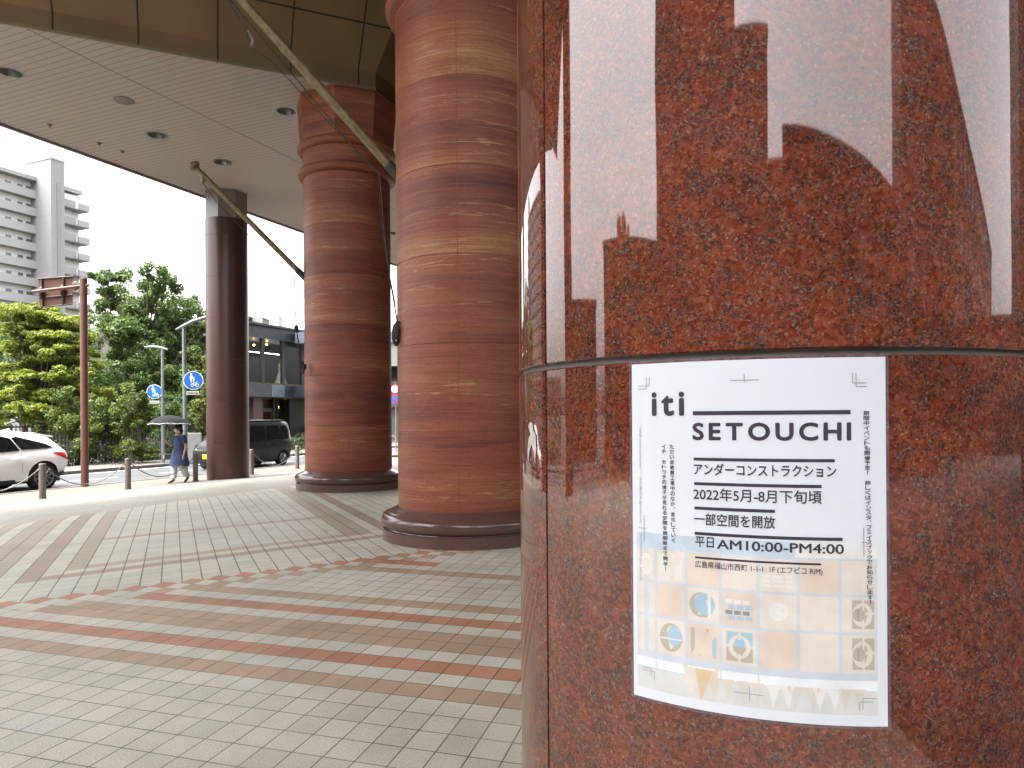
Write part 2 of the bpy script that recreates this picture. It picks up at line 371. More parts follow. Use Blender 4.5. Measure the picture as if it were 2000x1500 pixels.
M['tower_white'] = mat('pale_parapet_paint', (.25, .25, .25), .7, var=.04)
M['window_dark'] = mat('dark_window', (.03, .034, .04), .1, spec=.7)
M['window_grey'] = mat('grey_window', (.12, .125, .135), .2, spec=.6)
M['shopmetal'] = mat('dark_blue_grey_metal', (.045, .052, .062), .35, .3, var=.2, scale=2)
M['shopmetal_pale'] = mat('mid_blue_grey_metal', (.12, .15, .18), .35, .3, var=.15)
M['shopblack'] = mat('near_black_frame', (.012, .012, .013), .4)
M['shopglass'] = glass_mat('shop_glass', (.02, .026, .026), .03, .3)
M['interior'] = mat('shop_interior_wall', (.05, .048, .045), .8)
M['interior_warm'] = mat('shop_interior_warm', (.085, .068, .046), .8)
M['gown'] = mat('pale_satin_gown', (.62, .6, .42), .45, var=.1, scale=14, bump=.3)
M['lamp'] = mat('warm_lamp', (.9, .6, .25), .5, emit=((1, .6, .22), 5))
M['lampcool'] = mat('cool_tube_lamp', (.9, .9, .85), .5, emit=((1, .95, .85), 3))
M['purple_brown'] = mat('purple_brown_pier', (.07, .035, .035), .5, var=.15)
M['palewall'] = mat('pale_wall', (.17, .17, .155), .8, var=.12, scale=1)
M['paleroof'] = lined_mat('pale_ribbed_roof', (.42, .43, .42), Vector((0, 0, 1)), .42, .1, (.22, .23, .23), .6)
M['store_wall'] = lined_mat('brown_store_cladding', (.07, .05, .04), Vector((0, 0, 1)), 1.2, .02, (.05, .04, .03), .5)
M['dark_tile'] = lined_mat('dark_brown_facade_tiles', (.03, .022, .019), Vector((0, 0, 1)), .9, .03, (.018, .014, .012), .5)
M['reflector'] = mat('downlight_reflector', (.24, .245, .245), .3, .8)
M['cover'] = mat('closed_cover', (.15, .12, .095), .5)

# ------------------------------------------------------------------ mesh helpers
BASE = {}
def base_of(o): return BASE.get(o.name, Vector((0, 0, 0))) if o else Vector((0, 0, 0))
class MB:
    def __init__(self): self.v = []; self.f = []; self.m = []; self.mi = 0
    def add(self, vs, fs):
        k = len(self.v); self.v += [Vector(p) for p in vs]
        self.f += [[k + a for a in f] for f in fs]; self.m += [self.mi] * len(fs); return self
    def box(self, c, size, rz=0., tilt=None):
        sx, sy, sz = (d / 2 for d in size); mtx = Matrix.Rotation(rz, 3, 'Z')
        if tilt is not None: mtx = tilt
        vs = [Vector(c) + mtx @ Vector((a * sx, b * sy, d * sz)) for a in (-1, 1) for b in (-1, 1) for d in (-1, 1)]
        return self.add(vs, [(0, 1, 3, 2), (4, 6, 7, 5), (0, 4, 5, 1), (2, 3, 7, 6), (0, 2, 6, 4), (1, 5, 7, 3)])
    def tube(self, p0, p1, r0, r1=None, n=16, cap=True):
        p0, p1 = Vector(p0), Vector(p1); r1 = r0 if r1 is None else r1
        return self.path([p0, p1], [r0, r1], n, cap)
    def path(self, pts, rad, n=10, cap=True):
        pts = [Vector(p) for p in pts]
        if isinstance(rad, (int, float)): rad = [rad] * len(pts)
        vs = []; ref = None
        for k, p in enumerate(pts):
            d = (pts[min(k + 1, len(pts) - 1)] - pts[max(k - 1, 0)]).normalized()
            if ref is None: ref = Vector((0, 0, 1)) if abs(d.z) < .95 else Vector((1, 0, 0))
            u = (ref - d * ref.dot(d)).normalized(); ref = u; w_ = d.cross(u)
            vs += [p + (u * math.cos(2 * math.pi * q / n) + w_ * math.sin(2 * math.pi * q / n)) * rad[k] for q in range(n)]
        fs = []
        for k in range(len(pts) - 1):
            for q in range(n):
                a, b = k * n + q, k * n + (q + 1) % n
                fs.append((a, b, b + n, a + n))
        if cap: fs += [tuple(range(n))[::-1], tuple((len(pts) - 1) * n + q for q in range(n))]
        return self.add(vs, fs)
    def lathe(self, prof, n=48, c=(0, 0, 0), cap=True, phase=0.):
        vs = []; fs = []
        for r, z in prof:
            vs += [Vector(c) + Vector((r * math.cos(2 * math.pi * q / n + phase), r * math.sin(2 * math.pi * q / n + phase), z)) for q in range(n)]
        for k in range(len(prof) - 1):
            for q in range(n):
                a, b = k * n + q, k * n + (q + 1) % n
                fs.append((a, b, b + n, a + n))
        if cap: fs += [tuple(range(n))[::-1], tuple((len(prof) - 1) * n + q for q in range(n))]
        return self.add(vs, fs)
    def prism(self, poly, z0, z1):
        n = len(poly)
        vs = [Vector((p[0], p[1], z0)) for p in poly] + [Vector((p[0], p[1], z1)) for p in poly]
        fs = [tuple(range(n))[::-1], tuple(range(n, 2 * n))] + [(k, (k + 1) % n, (k + 1) % n + n, k + n) for k in range(n)]
        return self.add(vs, fs)
    def disc(self, c, nrm, r, n=28, th=.0, ry=None):
        c, nrm = Vector(c), Vector(nrm).normalized()
        u = nrm.cross(Vector((0, 0, 1)));
        if u.length < .01: u = Vector((1, 0, 0))
        u.normalize(); v = u.cross(nrm); v = -v if v.z < 0 else v
        ry = ry or r
        vs = [c + u * r * math.cos(2 * math.pi * q / n) + v * ry * math.sin(2 * math.pi * q / n) for q in range(n)]
        if not th: return self.add(vs, [tuple(range(n))])
        vs += [p - nrm * th for p in vs]
        return self.add(vs, [tuple(range(n)), tuple(range(n, 2 * n))[::-1]] + [(q, (q + 1) % n, (q + 1) % n + n, q + n) for q in range(n)])
    def ellipsoid(self, c, r, n=16, m=10, rot=None):
        vs = []; fs = []
        for a in range(m + 1):
            th = math.pi * a / m
            for q in range(n):
                ph = 2 * math.pi * q / n
                p = Vector((r[0] * math.sin(th) * math.cos(ph), r[1] * math.sin(th) * math.sin(ph), r[2] * math.cos(th)))
                if rot: p = rot @ p
                vs.append(Vector(c) + p)
        for a in range(m):
            for q in range(n):
                x, y = a * n + q, a * n + (q + 1) % n
                fs.append((x, x + n, y + n, y))
        return self.add(vs, fs)
    def build(self, name, mats, parent=None, smooth=False, bevel=0., local=False, weld=False):
        off = Vector((0, 0, 0)) if local else base_of(parent)
        me = bpy.data.meshes.new(name)
        me.from_pydata([tuple(p - off) for p in self.v], [], self.f)
        if not isinstance(mats, (list, tuple)): mats = [mats]
        for x in mats: me.materials.append(x)
        me.polygons.foreach_set('material_index', self.m)
        me.update()
        if weld or smooth:
            bm = bmesh.new(); bm.from_mesh(me)
            if weld: bmesh.ops.remove_doubles(bm, verts=bm.verts, dist=1e-5)
            bmesh.ops.recalc_face_normals(bm, faces=bm.faces); bm.to_mesh(me); bm.free()
        o = bpy.data.objects.new(name, me); COL.objects.link(o)
        if parent: o.parent = parent
        BASE[o.name] = Vector(off)
        if smooth:
            me.polygons.foreach_set('use_smooth', [True] * len(me.polygons))
            me.set_sharp_from_angle(angle=R(40))
        if bevel:
            b = o.modifiers.new('bevel', 'BEVEL'); b.width = bevel; b.segments = 2; b.limit_method = 'ANGLE'; b.angle_limit = R(35)
        return o
def tag(o, label=None, cat=None, group=None, kind=None):
    if label: o['label'] = label
    if cat: o['category'] = cat
    if group: o['group'] = group
    if kind: o['kind'] = kind
    return o
def thing(name, label, cat, loc=(0, 0, 0), group=None, rz=0.):
    o = bpy.data.objects.new(name, None); COL.objects.link(o); o.location = loc; o.rotation_euler.z = rz
    o.empty_display_size = .3
    BASE[o.name] = Vector(loc)
    return tag(o, label, cat, group)
def struct(o): o['kind'] = 'structure'; return o
def bake(o):
    """apply modifiers of o into its mesh"""
    bpy.context.view_layer.update()
    dg = bpy.context.evaluated_depsgraph_get()
    me = bpy.data.meshes.new_from_object(o.evaluated_get(dg))
    o.modifiers.clear(); o.data = me
    return o
def copy_tree(src, loc, label, rz=None):
    c = src.copy(); COL.objects.link(c); c.location = loc; c['label'] = label
    if rz is not None: c.rotation_euler.z = rz
    BASE[c.name] = Vector(loc)
    for ch in src.children:
        d = ch.copy(); COL.objects.link(d); d.parent = c
        for g in ch.children:
            e = g.copy(); COL.objects.link(e); e.parent = d
    return c
def cut(o, cutter):
    md = o.modifiers.new('cut', 'BOOLEAN'); md.operation = 'DIFFERENCE'; md.object = cutter; md.solver = 'EXACT'
    bake(o); me = cutter.data; bpy.data.objects.remove(cutter); bpy.data.meshes.remove(me)

# ------------------------------------------------------------------ ground
ZW, ZR = -.30, -.40                  # street-side pavement and road heights
T_EDGE, T_CURB, T_FAR, T_HEDGE = 15.75, 18.1, 23.4, 25.9
def gz(t):
    if t < 10: return 0.
    if t < T_EDGE: return -.29 * (t - 10) / (T_EDGE - 10)
    return ZW
def sheet(name, t0, t1, z0, z1, m, s0=-60, s1=140, nt_=1):
    b = MB()
    for k in range(nt_):
        ta, tb = t0 + (t1 - t0) * k / nt_, t0 + (t1 - t0) * (k + 1) / nt_
        za, zb = z0 + (z1 - z0) * k / nt_, z0 + (z1 - z0) * (k + 1) / nt_
        b.add([W(s0, ta, za), W(s1, ta, za), W(s1, tb, zb), W(s0, tb, zb)], [(0, 1, 2, 3)])
    return struct(b.build(name, m))
b = MB()
PB = 3.5
def onY(t): # s where the line of constant t meets Y = -PB
    return (-PB - NX.y * t) / AX.y
b.add([W(onY(-2.5), -2.5, 0), W(60, -2.5, 0), W(60, 10, 0), W(onY(10), 10, 0), W(60, T_EDGE - .9, gz(T_EDGE - .9)), W(onY(T_EDGE - .9), T_EDGE - .9, gz(T_EDGE - .9))], [(0, 1, 2, 3), (3, 2, 4, 5)])
struct(b.build('plaza', M['plaza']))
b = MB(); q_ = W(onY(-2.5), -2.5, 0); q2_ = W(60, -2.5, 0)
b.add([(-60, -70, -.12), (80, -70, -.12), (80, q2_.y, -.12), (q2_.x, q2_.y, -.12), (q_.x, q_.y, -.12), (-30, -PB, -.35), (-60, -PB, -.35)], [(0, 1, 2, 3, 4, 5, 6)])
struct(b.build('unseen_asphalt', M['asphalt']))  # unseen dark ground, brought close to dim the pillar's lower reflections
sheet('plaza_border', T_EDGE - .9, T_EDGE, gz(T_EDGE - .9) + .004, ZW + .02, M['border'], s0=onY(T_EDGE))
sheet('pavement', T_EDGE, T_CURB - .15, ZW, ZW - .01, M['sidewalk'])
b = MB(); b.prism([W(-60, T_CURB - .15), W(140, T_CURB - .15), W(140, T_CURB), W(-60, T_CURB)], ZR - .1, ZW + .005)
struct(b.build('kerb', M['kerb']))
sheet('road', T_CURB, T_FAR, ZR, ZR, M['asphalt'])
b = MB(); b.prism([W(-60, T_FAR), W(140, T_FAR), W(140, T_FAR + .15), W(-60, T_FAR + .15)], ZR - .1, ZW + .01)
struct(b.build('kerb', M['kerb']))
sheet('far_pavement', T_FAR + .15, T_HEDGE, ZW, ZW, M['farwalk'])
b = MB(); b.add([(-1500, -1500, -.55), (1500, -1500, -.55), (1500, 1500, -.55), (-1500, 1500, -.55)], [(0, 1, 2, 3)])
struct(b.build('ground', M['soil']))
b = MB()
for k in range(-8, 20):
    s0 = k * 4.2 + 1.0; b.add([W(s0, 20.62, ZR + .004), W(s0 + 2.6, 20.62, ZR + .004), W(s0 + 2.6, 20.76, ZR + .004), W(s0, 20.76, ZR + .004)], [(0, 1, 2, 3)])
b.add([W(-60, 22.95, ZR + .004), W(140, 22.95, ZR + .004), W(140, 23.1, ZR + .004), W(-60, 23.1, ZR + .004)], [(0, 1, 2, 3)])
struct(b.build('road_markings', M['roadpaint']))

# ------------------------------------------------------------------ the store: soffit, sloped bronze ceiling, roof over the plaza
ZS = EYE + 6.58
T_OUT = 16.54
D_B = 14.2
def E_(e, d): return EB * e + MB_ * d
corner = E_(3.25, D_B)
eL = -9.08
endL = E_(eL, D_B)
s_c, t_c = st(corner)
far_s = 60
store = thing('department_store', 'brown department store with pale slatted soffit and bronze panelled sloping ceiling over the plaza', 'building', W(20, 8, 0))
poly = [endL + MB_ * .012, corner + MB_ * .012 + NX * .012, W(far_s, t_c + .012), W(far_s, T_OUT), W(st(endL)[0], T_OUT)]
b = MB(); b.prism([(p.x, p.y) for p in poly], ZS, ZS + .5)
soffit = b.build('soffit', M['soffit'], store)
DL = [(25, 141), (311, 264), (438, 317), (564, 217)]
cutm = MB()
for px, py in DL:
    p = on_z(px, py, ZS); cutm.lathe([(.2, -.1), (.2, .4)], 40, (p.x, p.y, ZS))
co = cutm.build('cutter_tmp', M['reflector'])
soffit.location = soffit.location
bpy.context.view_layer.update()
cut(soffit, co)
# edge trim
b = MB(); pe0, pe1 = W(st(endL)[0], T_OUT), W(far_s, T_OUT)
b.prism([(W(st(endL)[0], T_OUT)).to_2d(), W(far_s, T_OUT).to_2d(), W(far_s, T_OUT + .09).to_2d(), W(st(endL)[0], T_OUT + .09).to_2d()], ZS - .05, ZS + .9)
b.build('edge_trim', M['soffit_edge'], store)
# bronze: vertical band then a slope that leans out over the plaza
ANG = R(49); ZB = ZS + .36; ZT = 14.2
run = (ZT - ZB) / math.tan(ANG)
def hip(rn):
    # corner of the two faces offset inward by rn: d = D_B - rn ; t = t_c - rn
    d = D_B - rn; t = t_c - rn
    # solve e: NX.(EB e + MB_ d) = t
    return E_((t - NX.dot(MB_) * d) / NX.dot(EB), d)
def bronze_mat():
    m, nt, p = _nt('bronze_panels')
    gm = N(nt, 'ShaderNodeNewGeometry')
    no = N(nt, 'ShaderNodeTexNoise', i_Scale=.8, i_Detail=5.); nt.links.new(gm.outputs['Position'], no.inputs['Vector'])
    rp = ramp(nt, [(.3, (.15, .096, .044)), (.7, (.2, .128, .06))]); nt.links.new(no.outputs[0], rp.inputs[0])
    def jt(d, of, pt, wd):
        dp = N(nt, 'ShaderNodeVectorMath', operation='DOT_PRODUCT'); nt.links.new(gm.outputs['Position'], dp.inputs[0]); dp.inputs[1].default_value = d
        v = mth(nt, 'DIVIDE', mth(nt, 'SUBTRACT', dp.outputs['Value'], of), pt)
        f = mth(nt, 'FRACT', v); e = mth(nt, 'MINIMUM', f, mth(nt, 'SUBTRACT', 1, f))
        return mth(nt, 'LESS_THAN', e, wd / pt / 2)
    jj = mth(nt, 'MAXIMUM', jt(EB, .31, 1.3, .03), jt(Vector((0, 0, 1)), ZB + .85 * math.sin(ANG), 1.3 * math.sin(ANG), .025))
    c = mix(nt, jj, rp.outputs[0], (.02, .014, .008))
    nt.links.new(c, p.inputs['Base Color']); p.inputs['Roughness'].default_value = .42; p.inputs['Metallic'].default_value = .35
    return m
M['bronze'] = bronze_mat()
b = MB()
eB = -10.7; endB = E_(eB, D_B); cT = hip(run); fL = E_(eB, D_B - run); fR = W(far_s, t_c - run)
def z3(p, z): return Vector((p.x, p.y, z))
b.add([z3(endB, ZS), z3(corner, ZS), z3(corner, ZB), z3(endB, ZB)], [(0, 1, 2, 3)])
b.add([z3(endB, ZB), z3(corner, ZB), z3(cT, ZT), z3(fL, ZT)], [(0, 1, 2, 3)])
R2 = W(far_s, t_c)
b.add([z3(corner, ZS), z3(R2, ZS), z3(R2, ZB), z3(corner, ZB)], [(0, 1, 2, 3)])
b.add([z3(corner, ZB), z3(R2, ZB), z3(fR, ZT), z3(cT, ZT)], [(0, 1, 2, 3)])
b.build('bronze_ceiling', M['bronze'], store)
b = MB()
tr = MB_ * -.02
b.prism([(endL + tr).to_2d(), (corner + tr).to_2d(), (corner + tr * 2.5).to_2d(), (endL + tr * 2.5).to_2d()], ZS - .02, ZS + .03)
b.build('brass_trim', M['gold_trim'], store)
# unseen roof, its reach sized to set the floor's brightness; upper storeys
b = MB()
roof = [Vector((-16.5, 4.0, 0)), Vector((-12, -8.5, 0)), Vector((7, -11, 0)), Vector((19, -5, 0)), Vector((26, 40, 0)), W(far_s, T_OUT + .09), W(st(endL)[0] - 1.5, T_OUT + .09)]
b.prism([p.to_2d() for p in roof], ZT + .02, ZT + 1.2)
b.build('roof', M['bronze'], store)
b = MB()
b.prism([W(st(endL)[0] + .1, T_OUT - .01).to_2d(), W(far_s, T_OUT - .01).to_2d(), W(far_s, t_c + .3).to_2d(), z3(corner, 0).to_2d() + (NX * .6).to_2d()], ZS + .55, ZT - .02)
b.build('upper_wall', M['store_wall'], store)
# unseen entrance wall behind the columns, put in to block light from the right
b = MB()
wl = [Vector((-.9, 21, 0)), Vector((3.2, 13.5, 0)), Vector((11, 9, 0)), Vector((18, 2, 0)), Vector((24, 8, 0)), Vector((20, 45, 0)), W(45, 7)]
b.prism([p.to_2d() for p in wl], -.3, ZT)
b.build('wall', M['store_wall'], store)

# ceiling lights
proto = None
labels = ['recessed silver downlight nearest the left edge of the photo', 'recessed silver downlight in the middle of the soffit, right of the round cover',
          'recessed silver downlight above the end of the farther flagpole', 'recessed silver downlight beside the octagonal column capital']
for (px, py), lb in zip(DL, labels):
    p = on_z(px, py, ZS)
    if proto is None:
        proto = thing('downlight', lb, 'light', p, 'recessed downlights in the slatted soffit')
        MB().lathe([(.245, -.004), (.245, .006 - .012), (.2, -.01), (.192, .0), (.17, .3)], 40, p, cap=False).build('reflector', M['reflector'], proto, smooth=True)
        MB().lathe([(.17, .30), (.0, .30)], 40, p, cap=False).build('lens', M['cover'], proto)
    else: copy_tree(proto, p, lb)
p = on_z(247, 196, ZS)
tag(MB().lathe([(.2, -.012), (.19, -.018), (0, -.018)], 40, p, cap=False).build('ceiling_cover', M['cover'], smooth=True), 'round brown flush cover in the slatted soffit between two downlights', 'cover')
for k, (px, py, lb) in enumerate([(101, 243, 'small dark sprinkler in the soffit, leftmost of three near the outer edge'), (198, 279, 'small dark sprinkler in the soffit, middle one of three near the outer edge'), (243, 295, 'small dark sprinkler in the soffit, right one of three near the outer edge')]):
    p = on_z(px, py, ZS)
    tag(MB().lathe([(.055, 0), (.05, -.015), (.02, -.02), (.02, -.05), (.035, -.055), (.0, -.056)], 16, p, cap=False).build('sprinkler', M['joint'], smooth=True), lb, 'sprinkler', 'sprinklers near the outer soffit edge')
p = on_z(768, 455, ZS)
tag(MB().lathe([(.12, 0), (.12, -.05), (.09, -.06), (0, -.06)], 20, p, cap=False).build('ceiling_speaker', M['joint'], smooth=True), 'small round grey fitting on the soffit seen between the two travertine columns', 'fitting')

# ------------------------------------------------------------------ columns
C2 = Vector((-.537, 9.0, 0)); CM = Vector((-3.47, 15.1, 0))
def travertine_column(c, label, seam):
    t = thing('travertine_column', label, 'column', c, 'banded travertine columns')
    RR = .9
    zj = [.3 + 1.02 * k for k in range(7)]
    prof = [(RR, .38)]
    for z in zj[1:6]: prof += [(RR, z - .006), (RR - .007, z - .003), (RR - .007, z + .003), (RR, z + .006)]
    prof += [(RR, 6.44)]
    MB().lathe(prof, 96, c, cap=False).build('shaft', M['travertine'], t, smooth=True)
    # staggered vertical seams
    b = MB()
    for k in range(6):
        z0, z1 = max(.39, zj[k] + .006), min(6.43, zj[k + 1] - .006) if k < 6 else 6.4
        for a0 in (seam, seam + 120, seam + 240):
            a = R(a0); d = Vector((math.cos(a), math.sin(a), 0)); u = Vector((-d.y, d.x, 0))
            q = c + d * (RR + .001)
            b.add([q - u * .0035 + Vector((0, 0, z0)), q + u * .0035 + Vector((0, 0, z0)), q + u * .0035 + Vector((0, 0, z1)), q - u * .0035 + Vector((0, 0, z1))], [(0, 1, 2, 3)])
    b.build('seam', mat('seam_filler', (.13, .06, .045), .7), t)
    bp = [(1.09, 0), (1.09, .135), (1.06, .14), (1.055, .15)]
    bp += [(1.045 + .065 * math.sin(R(x)), .235 - .085 * math.cos(R(x))) for x in range(0, 181, 18)]
    bp += [(1.03, .33), (1.0, .345), (.955, .362), (.92, .385), (.905, .39)]
    MB().lathe(bp, 96, c, cap=False).build('base', M['base_granite'], t, smooth=True)
    for zc in (6.55, 7.07):
        rp_ = [(.9, zc - .1)] + [(.93 + .09 * math.sin(R(x)), zc - .085 * math.cos(R(x))) for x in range(0, 181, 15)] + [(.9, zc + .1)]
        MB().lathe(rp_, 96, c, cap=False).build('ring', M['travertine'], t, smooth=True)
    MB().lathe([(.9, 6.64), (.9, 6.98)], 96, c, cap=False).build('neck', M['travertine'], t, smooth=True)
    ph = math.atan2(-AX.y, -AX.x) + R(22.5)
    MB().lathe([(.97, 7.15), (.99, 7.2), (1.06, ZS - .003)], 8, c, phase=ph).build('capital', M['travertine'], t)
    return t
cm = travertine_column(CM, 'banded red travertine column farther away, with dark base, two rings and octagonal capital', -77 + 360)
c2 = travertine_column(C2, 'banded red travertine column nearer the camera, left of the polished granite pillar', -94.6 + 360)
# beam carried by the nearer column
b = MB(); bd = (C2 - CM).normalized(); bn = Vector((-bd.y, bd.x, 0))
p0, p1 = C2 - bd * 1.3, C2 + bd * 9.5
tag(b.build('tmp', M['bronze']) and None or MB().prism([(p0 + bn * .9).to_2d(), (p0 - bn * .9).to_2d(), (p1 - bn * .9).to_2d(), (p1 + bn * .9).to_2d()], ZS + .003, ZT).build('overhead_beam', M['bronze']), 'bronze clad beam overhead above the nearer travertine column', 'beam')
bpy.data.objects.remove(bpy.data.objects['tmp'])

def brown_column(c, r, label, top=None):
    z0 = gz(min(st(c)[1] - .6, 15.7)) - .06
    t = thing('brown_column', label, 'column', (c.x, c.y, z0), 'polished brown granite columns under the outer soffit edge')
    c = Vector((c.x, c.y, 0)); zt = top or EYE + (816 - 424) / FPX * 20.4
    prof = [(r, z0)]
    z = z0 + 1.1
    while z < zt - .3:
        prof += [(r, z - .006), (r - .008, z - .004), (r - .008, z + .004), (r, z + .006)]; z += 1.2
    prof += [(r, zt)]
    MB().lathe(prof, 72, c).build('shaft', M['brown_granite'], t, smooth=True)
    if not top: MB().lathe([(r * 1.04, zt), (r * 1.04, ZS - .003)], 8, c, phase=math.atan2(AX.y, AX.x) + R(22.5)).build('capital', M['grey_granite'], t)
    return t
CL = Vector((-8.36, 20.9, 0))
brown_column(CL, .588, 'slim dark brown polished column at the plaza edge beside the chained bollards')
brown_column(CL - AX * 9.98, .588, 'dark brown polished column mirrored in the granite pillar, outside the left edge of the view')
brown_column(CL - AX * 16.1, .72, 'dark brown polished column at the end of the soffit, mirrored in the granite pillar', ZT - .01)

# big granite pillar by the camera
KZ = 1.3; GX, GZ, GR = .345 * KZ, 1.0 * KZ, .3345 * KZ
GC = Vector((GX, GZ, 0))
ZJ = EYE + .0637 * KZ
def cyl_hit(px, py):
    r = ray(px, py); k = r.x
    a = k * k + 1; b_ = -2 * (k * GX + GZ); c = GX * GX + GZ * GZ - GR * GR
    Z = (-b_ - math.sqrt(max(0, b_ * b_ - 4 * a * c))) / (2 * a)
    return math.atan2(k * Z - GX, -(Z - GZ)), EYE + r.z * Z        # angle 0 faces the camera side (-Y), + to the right
def cyl(th, z, dr=0.): return Vector((GX + (GR + dr) * math.sin(th), GZ - (GR + dr) * math.cos(th), z))
pillar = thing('granite_pillar', 'large polished red granite pillar close to the camera with a poster on it', 'column', GC)
th_j = cyl_hit(1067, 700)[0]
gj = .0085
bounds = [-.02, .62, ZJ - gj + gj * .2, ZJ + .98, ZJ + 2.0, ZJ + 3.0, ZJ + 4.0, ZJ + 5.0]
for k in range(len(bounds) - 1):
    z0, z1 = bounds[k] + gj * .5, bounds[k + 1] - gj * .5
    for q in range(3):
        a0 = th_j + q * 2 * math.pi / 3 + .003 / GR; a1 = th_j + (q + 1) * 2 * math.pi / 3 - .003 / GR
        n = 48; b = MB(); ch = .002
        rows = [(-.02, z0), (-ch, z0), (0, z0 + ch), (0, z1 - ch), (-ch, z1), (-.02, z1)]
        vs = []; fs = []
        for dr, z in rows:
            for m_ in range(n + 1):
                th = a0 + (a1 - a0) * m_ / n
                vs.append(cyl(th, z, dr))
        for rr in range(len(rows) - 1):
            for m_ in range(n):
                x = rr * (n + 1) + m_; fs.append((x, x + 1, x + n + 2, x + n + 1))
        # edge returns of the slab
        k0 = len(vs)
        vs += [cyl(a0, z0, -.02), cyl(a0, z1, -.02), cyl(a1, z0, -.02), cyl(a1, z1, -.02)]
        fs += [(3 * (n + 1), 2 * (n + 1), k0, k0 + 1), (2 * (n + 1) + n, 3 * (n + 1) + n, k0 + 3, k0 + 2)]
        b.add(vs, fs); b.build('granite_panel', M['granite'], pillar, smooth=True)
MB().lathe([(GR - .008, 0), (GR - .008, bounds[-1])], 96, GC).build('core', M['joint'], pillar, smooth=True)

# torn tape left on the pillar
M['tape'] = mat('torn_tape', (.5, .45, .42), .3, var=.2, scale=60)
def patch(pts, dr, name, m, label, cat):
    b = MB(); vs = []
    for px, py in pts:
        th, z = cyl_hit(px, py); vs.append(cyl(th, z, dr))
    b.add(vs, [tuple(range(len(vs)))]); 
    return tag(b.build(name, m), label, cat)
patch([(1033, 832), (1036, 824), (1041, 826), (1042, 838), (1047, 850), (1048, 878), (1045, 905), (1043, 880), (1039, 868), (1035, 882), (1032, 906), (1031, 878), (1033, 858), (1037, 848)], .0012, 'tape_remnant', M['tape'], 'torn pale tape remnant on the left flank of the granite pillar', 'tape')

# ------------------------------------------------------------------ poster
poster = thing('poster', 'white laminated event poster stuck on the red granite pillar', 'poster', cyl(cyl_hit(1480, 1050)[0], cyl_hit(1480, 1050)[1]))
def uvp(px, py): return cyl_hit(px, py)
cor = [uvp(1232.5, 711), uvp(1725, 699), uvp(1732, 1423), uvp(1239, 1351.5)]
PU0, PU1 = (cor[0][0] + cor[3][0]) / 2, (cor[1][0] + cor[2][0]) / 2
PV1, PV0 = (cor[0][1] + cor[1][1]) / 2, (cor[2][1] + cor[3][1]) / 2
def grid(b, u0, u1, v0, v1, dr, n=None, m_=1):
    n = n or max(1, int((u1 - u0) / .03))
    vs = []; fs = []
    for y in range(m_ + 1):
        for x in range(n + 1): vs.append(cyl(u0 + (u1 - u0) * x / n, v0 + (v1 - v0) * y / m_, dr))
    for y in range(m_):
        for x in range(n):
            a = y * (n + 1) + x; fs.append((a, a + 1, a + n + 2, a + n + 1))
    return b.add(vs, fs)
m_lam, ntl, pl = _nt('clear_laminate'); pl.inputs['Base Color'].default_value = (.25, .17, .2, 1); pl.inputs['Roughness'].default_value = .12
nl = N(ntl, 'ShaderNodeTexNoise', i_Scale=60.); rl = ramp(ntl, [(.35, (.13, .08, .1)), (.65, (.3, .2, .23))]); ntl.links.new(nl.outputs[0], rl.inputs[0]); ntl.links.new(rl.outputs[0], pl.inputs['Base Color']); pl.inputs['Alpha'].default_value = .6
lm_ = .0042
b = MB(); grid(b, PU0 - lm_ / GR, PU1 + lm_ / GR, PV0 - lm_, PV1 + lm_, .0010)
b.build('laminate_border', m_lam, poster, smooth=True)
b = MB(); grid(b, PU0, PU1, PV0, PV1, .0016, m_=6)
b.build('paper', M['paper'], poster, smooth=True)
# lettering
LET = MB()
class _Thin:
    def add(self, vs, fs): LET.mi = 1; LET.add(vs, fs); LET.mi = 0
THIN = _Thin()
def glyph_mesh(txt, bold=0.):
    cu = bpy.data.curves.new('txt', 'FONT'); cu.body = txt; cu.size = 1; cu.offset = 0; cu.resolution_u = 4; cu.fill_mode = 'BOTH'
    o = bpy.data.objects.new('txt', cu); COL.objects.link(o); bpy.context.view_layer.update()
    me = bpy.data.meshes.new_from_object(o.evaluated_get(bpy.context.evaluated_depsgraph_get()))
    vs = [v.co.copy() for v in me.vertices]; fs = [tuple(p.vertices) for p in me.polygons]
    bpy.data.objects.remove(o); bpy.data.curves.remove(cu); bpy.data.meshes.remove(me)
    if bold:                                   # heavier strokes: slightly shifted copies stacked a hair apart (kept in z)
        v0, f0 = vs, fs; vs, fs = [], []
        for q, (ox, oy) in enumerate(((0, 0), (1, 0), (-1, 0), (0, 1), (0, -1), (.7, .7), (-.7, .7), (.7, -.7), (-.7, -.7))):
            k = len(vs); vs += [Vector((v.x + ox * bold, v.y + oy * bold, q)) for v in v0]; fs += [tuple(i + k for i in f) for f in f0]
    return vs, fs
def put(b, vs, fs, u0, u1, v0, v1, rot=False, dr=.0021):
    if not vs: return
    x0, x1 = min(v.x for v in vs), max(v.x for v in vs); y0, y1 = min(v.y for v in vs), max(v.y for v in vs)
    out = []
    for v in vs:
        a, c = (v.x - x0) / max(1e-6, x1 - x0), (v.y - y0) / max(1e-6, y1 - y0)
        if rot: a, c = c, 1 - a                     # turned a quarter clockwise
        out.append(cyl(u0 + (u1 - u0) * a, v0 + (v1 - v0) * c, dr + v.z * .00002))
    b.add(out, fs)
def box_uv(l, r):
    (xl, yt, yb), (xr, yt2, yb2) = l, r
    a, c, d, e = uvp(xl, yt), uvp(xl, yb), uvp(xr, yt2), uvp(xr, yb2)
    return a[0], d[0], (c[1] + e[1]) / 2, (a[1] + d[1]) / 2
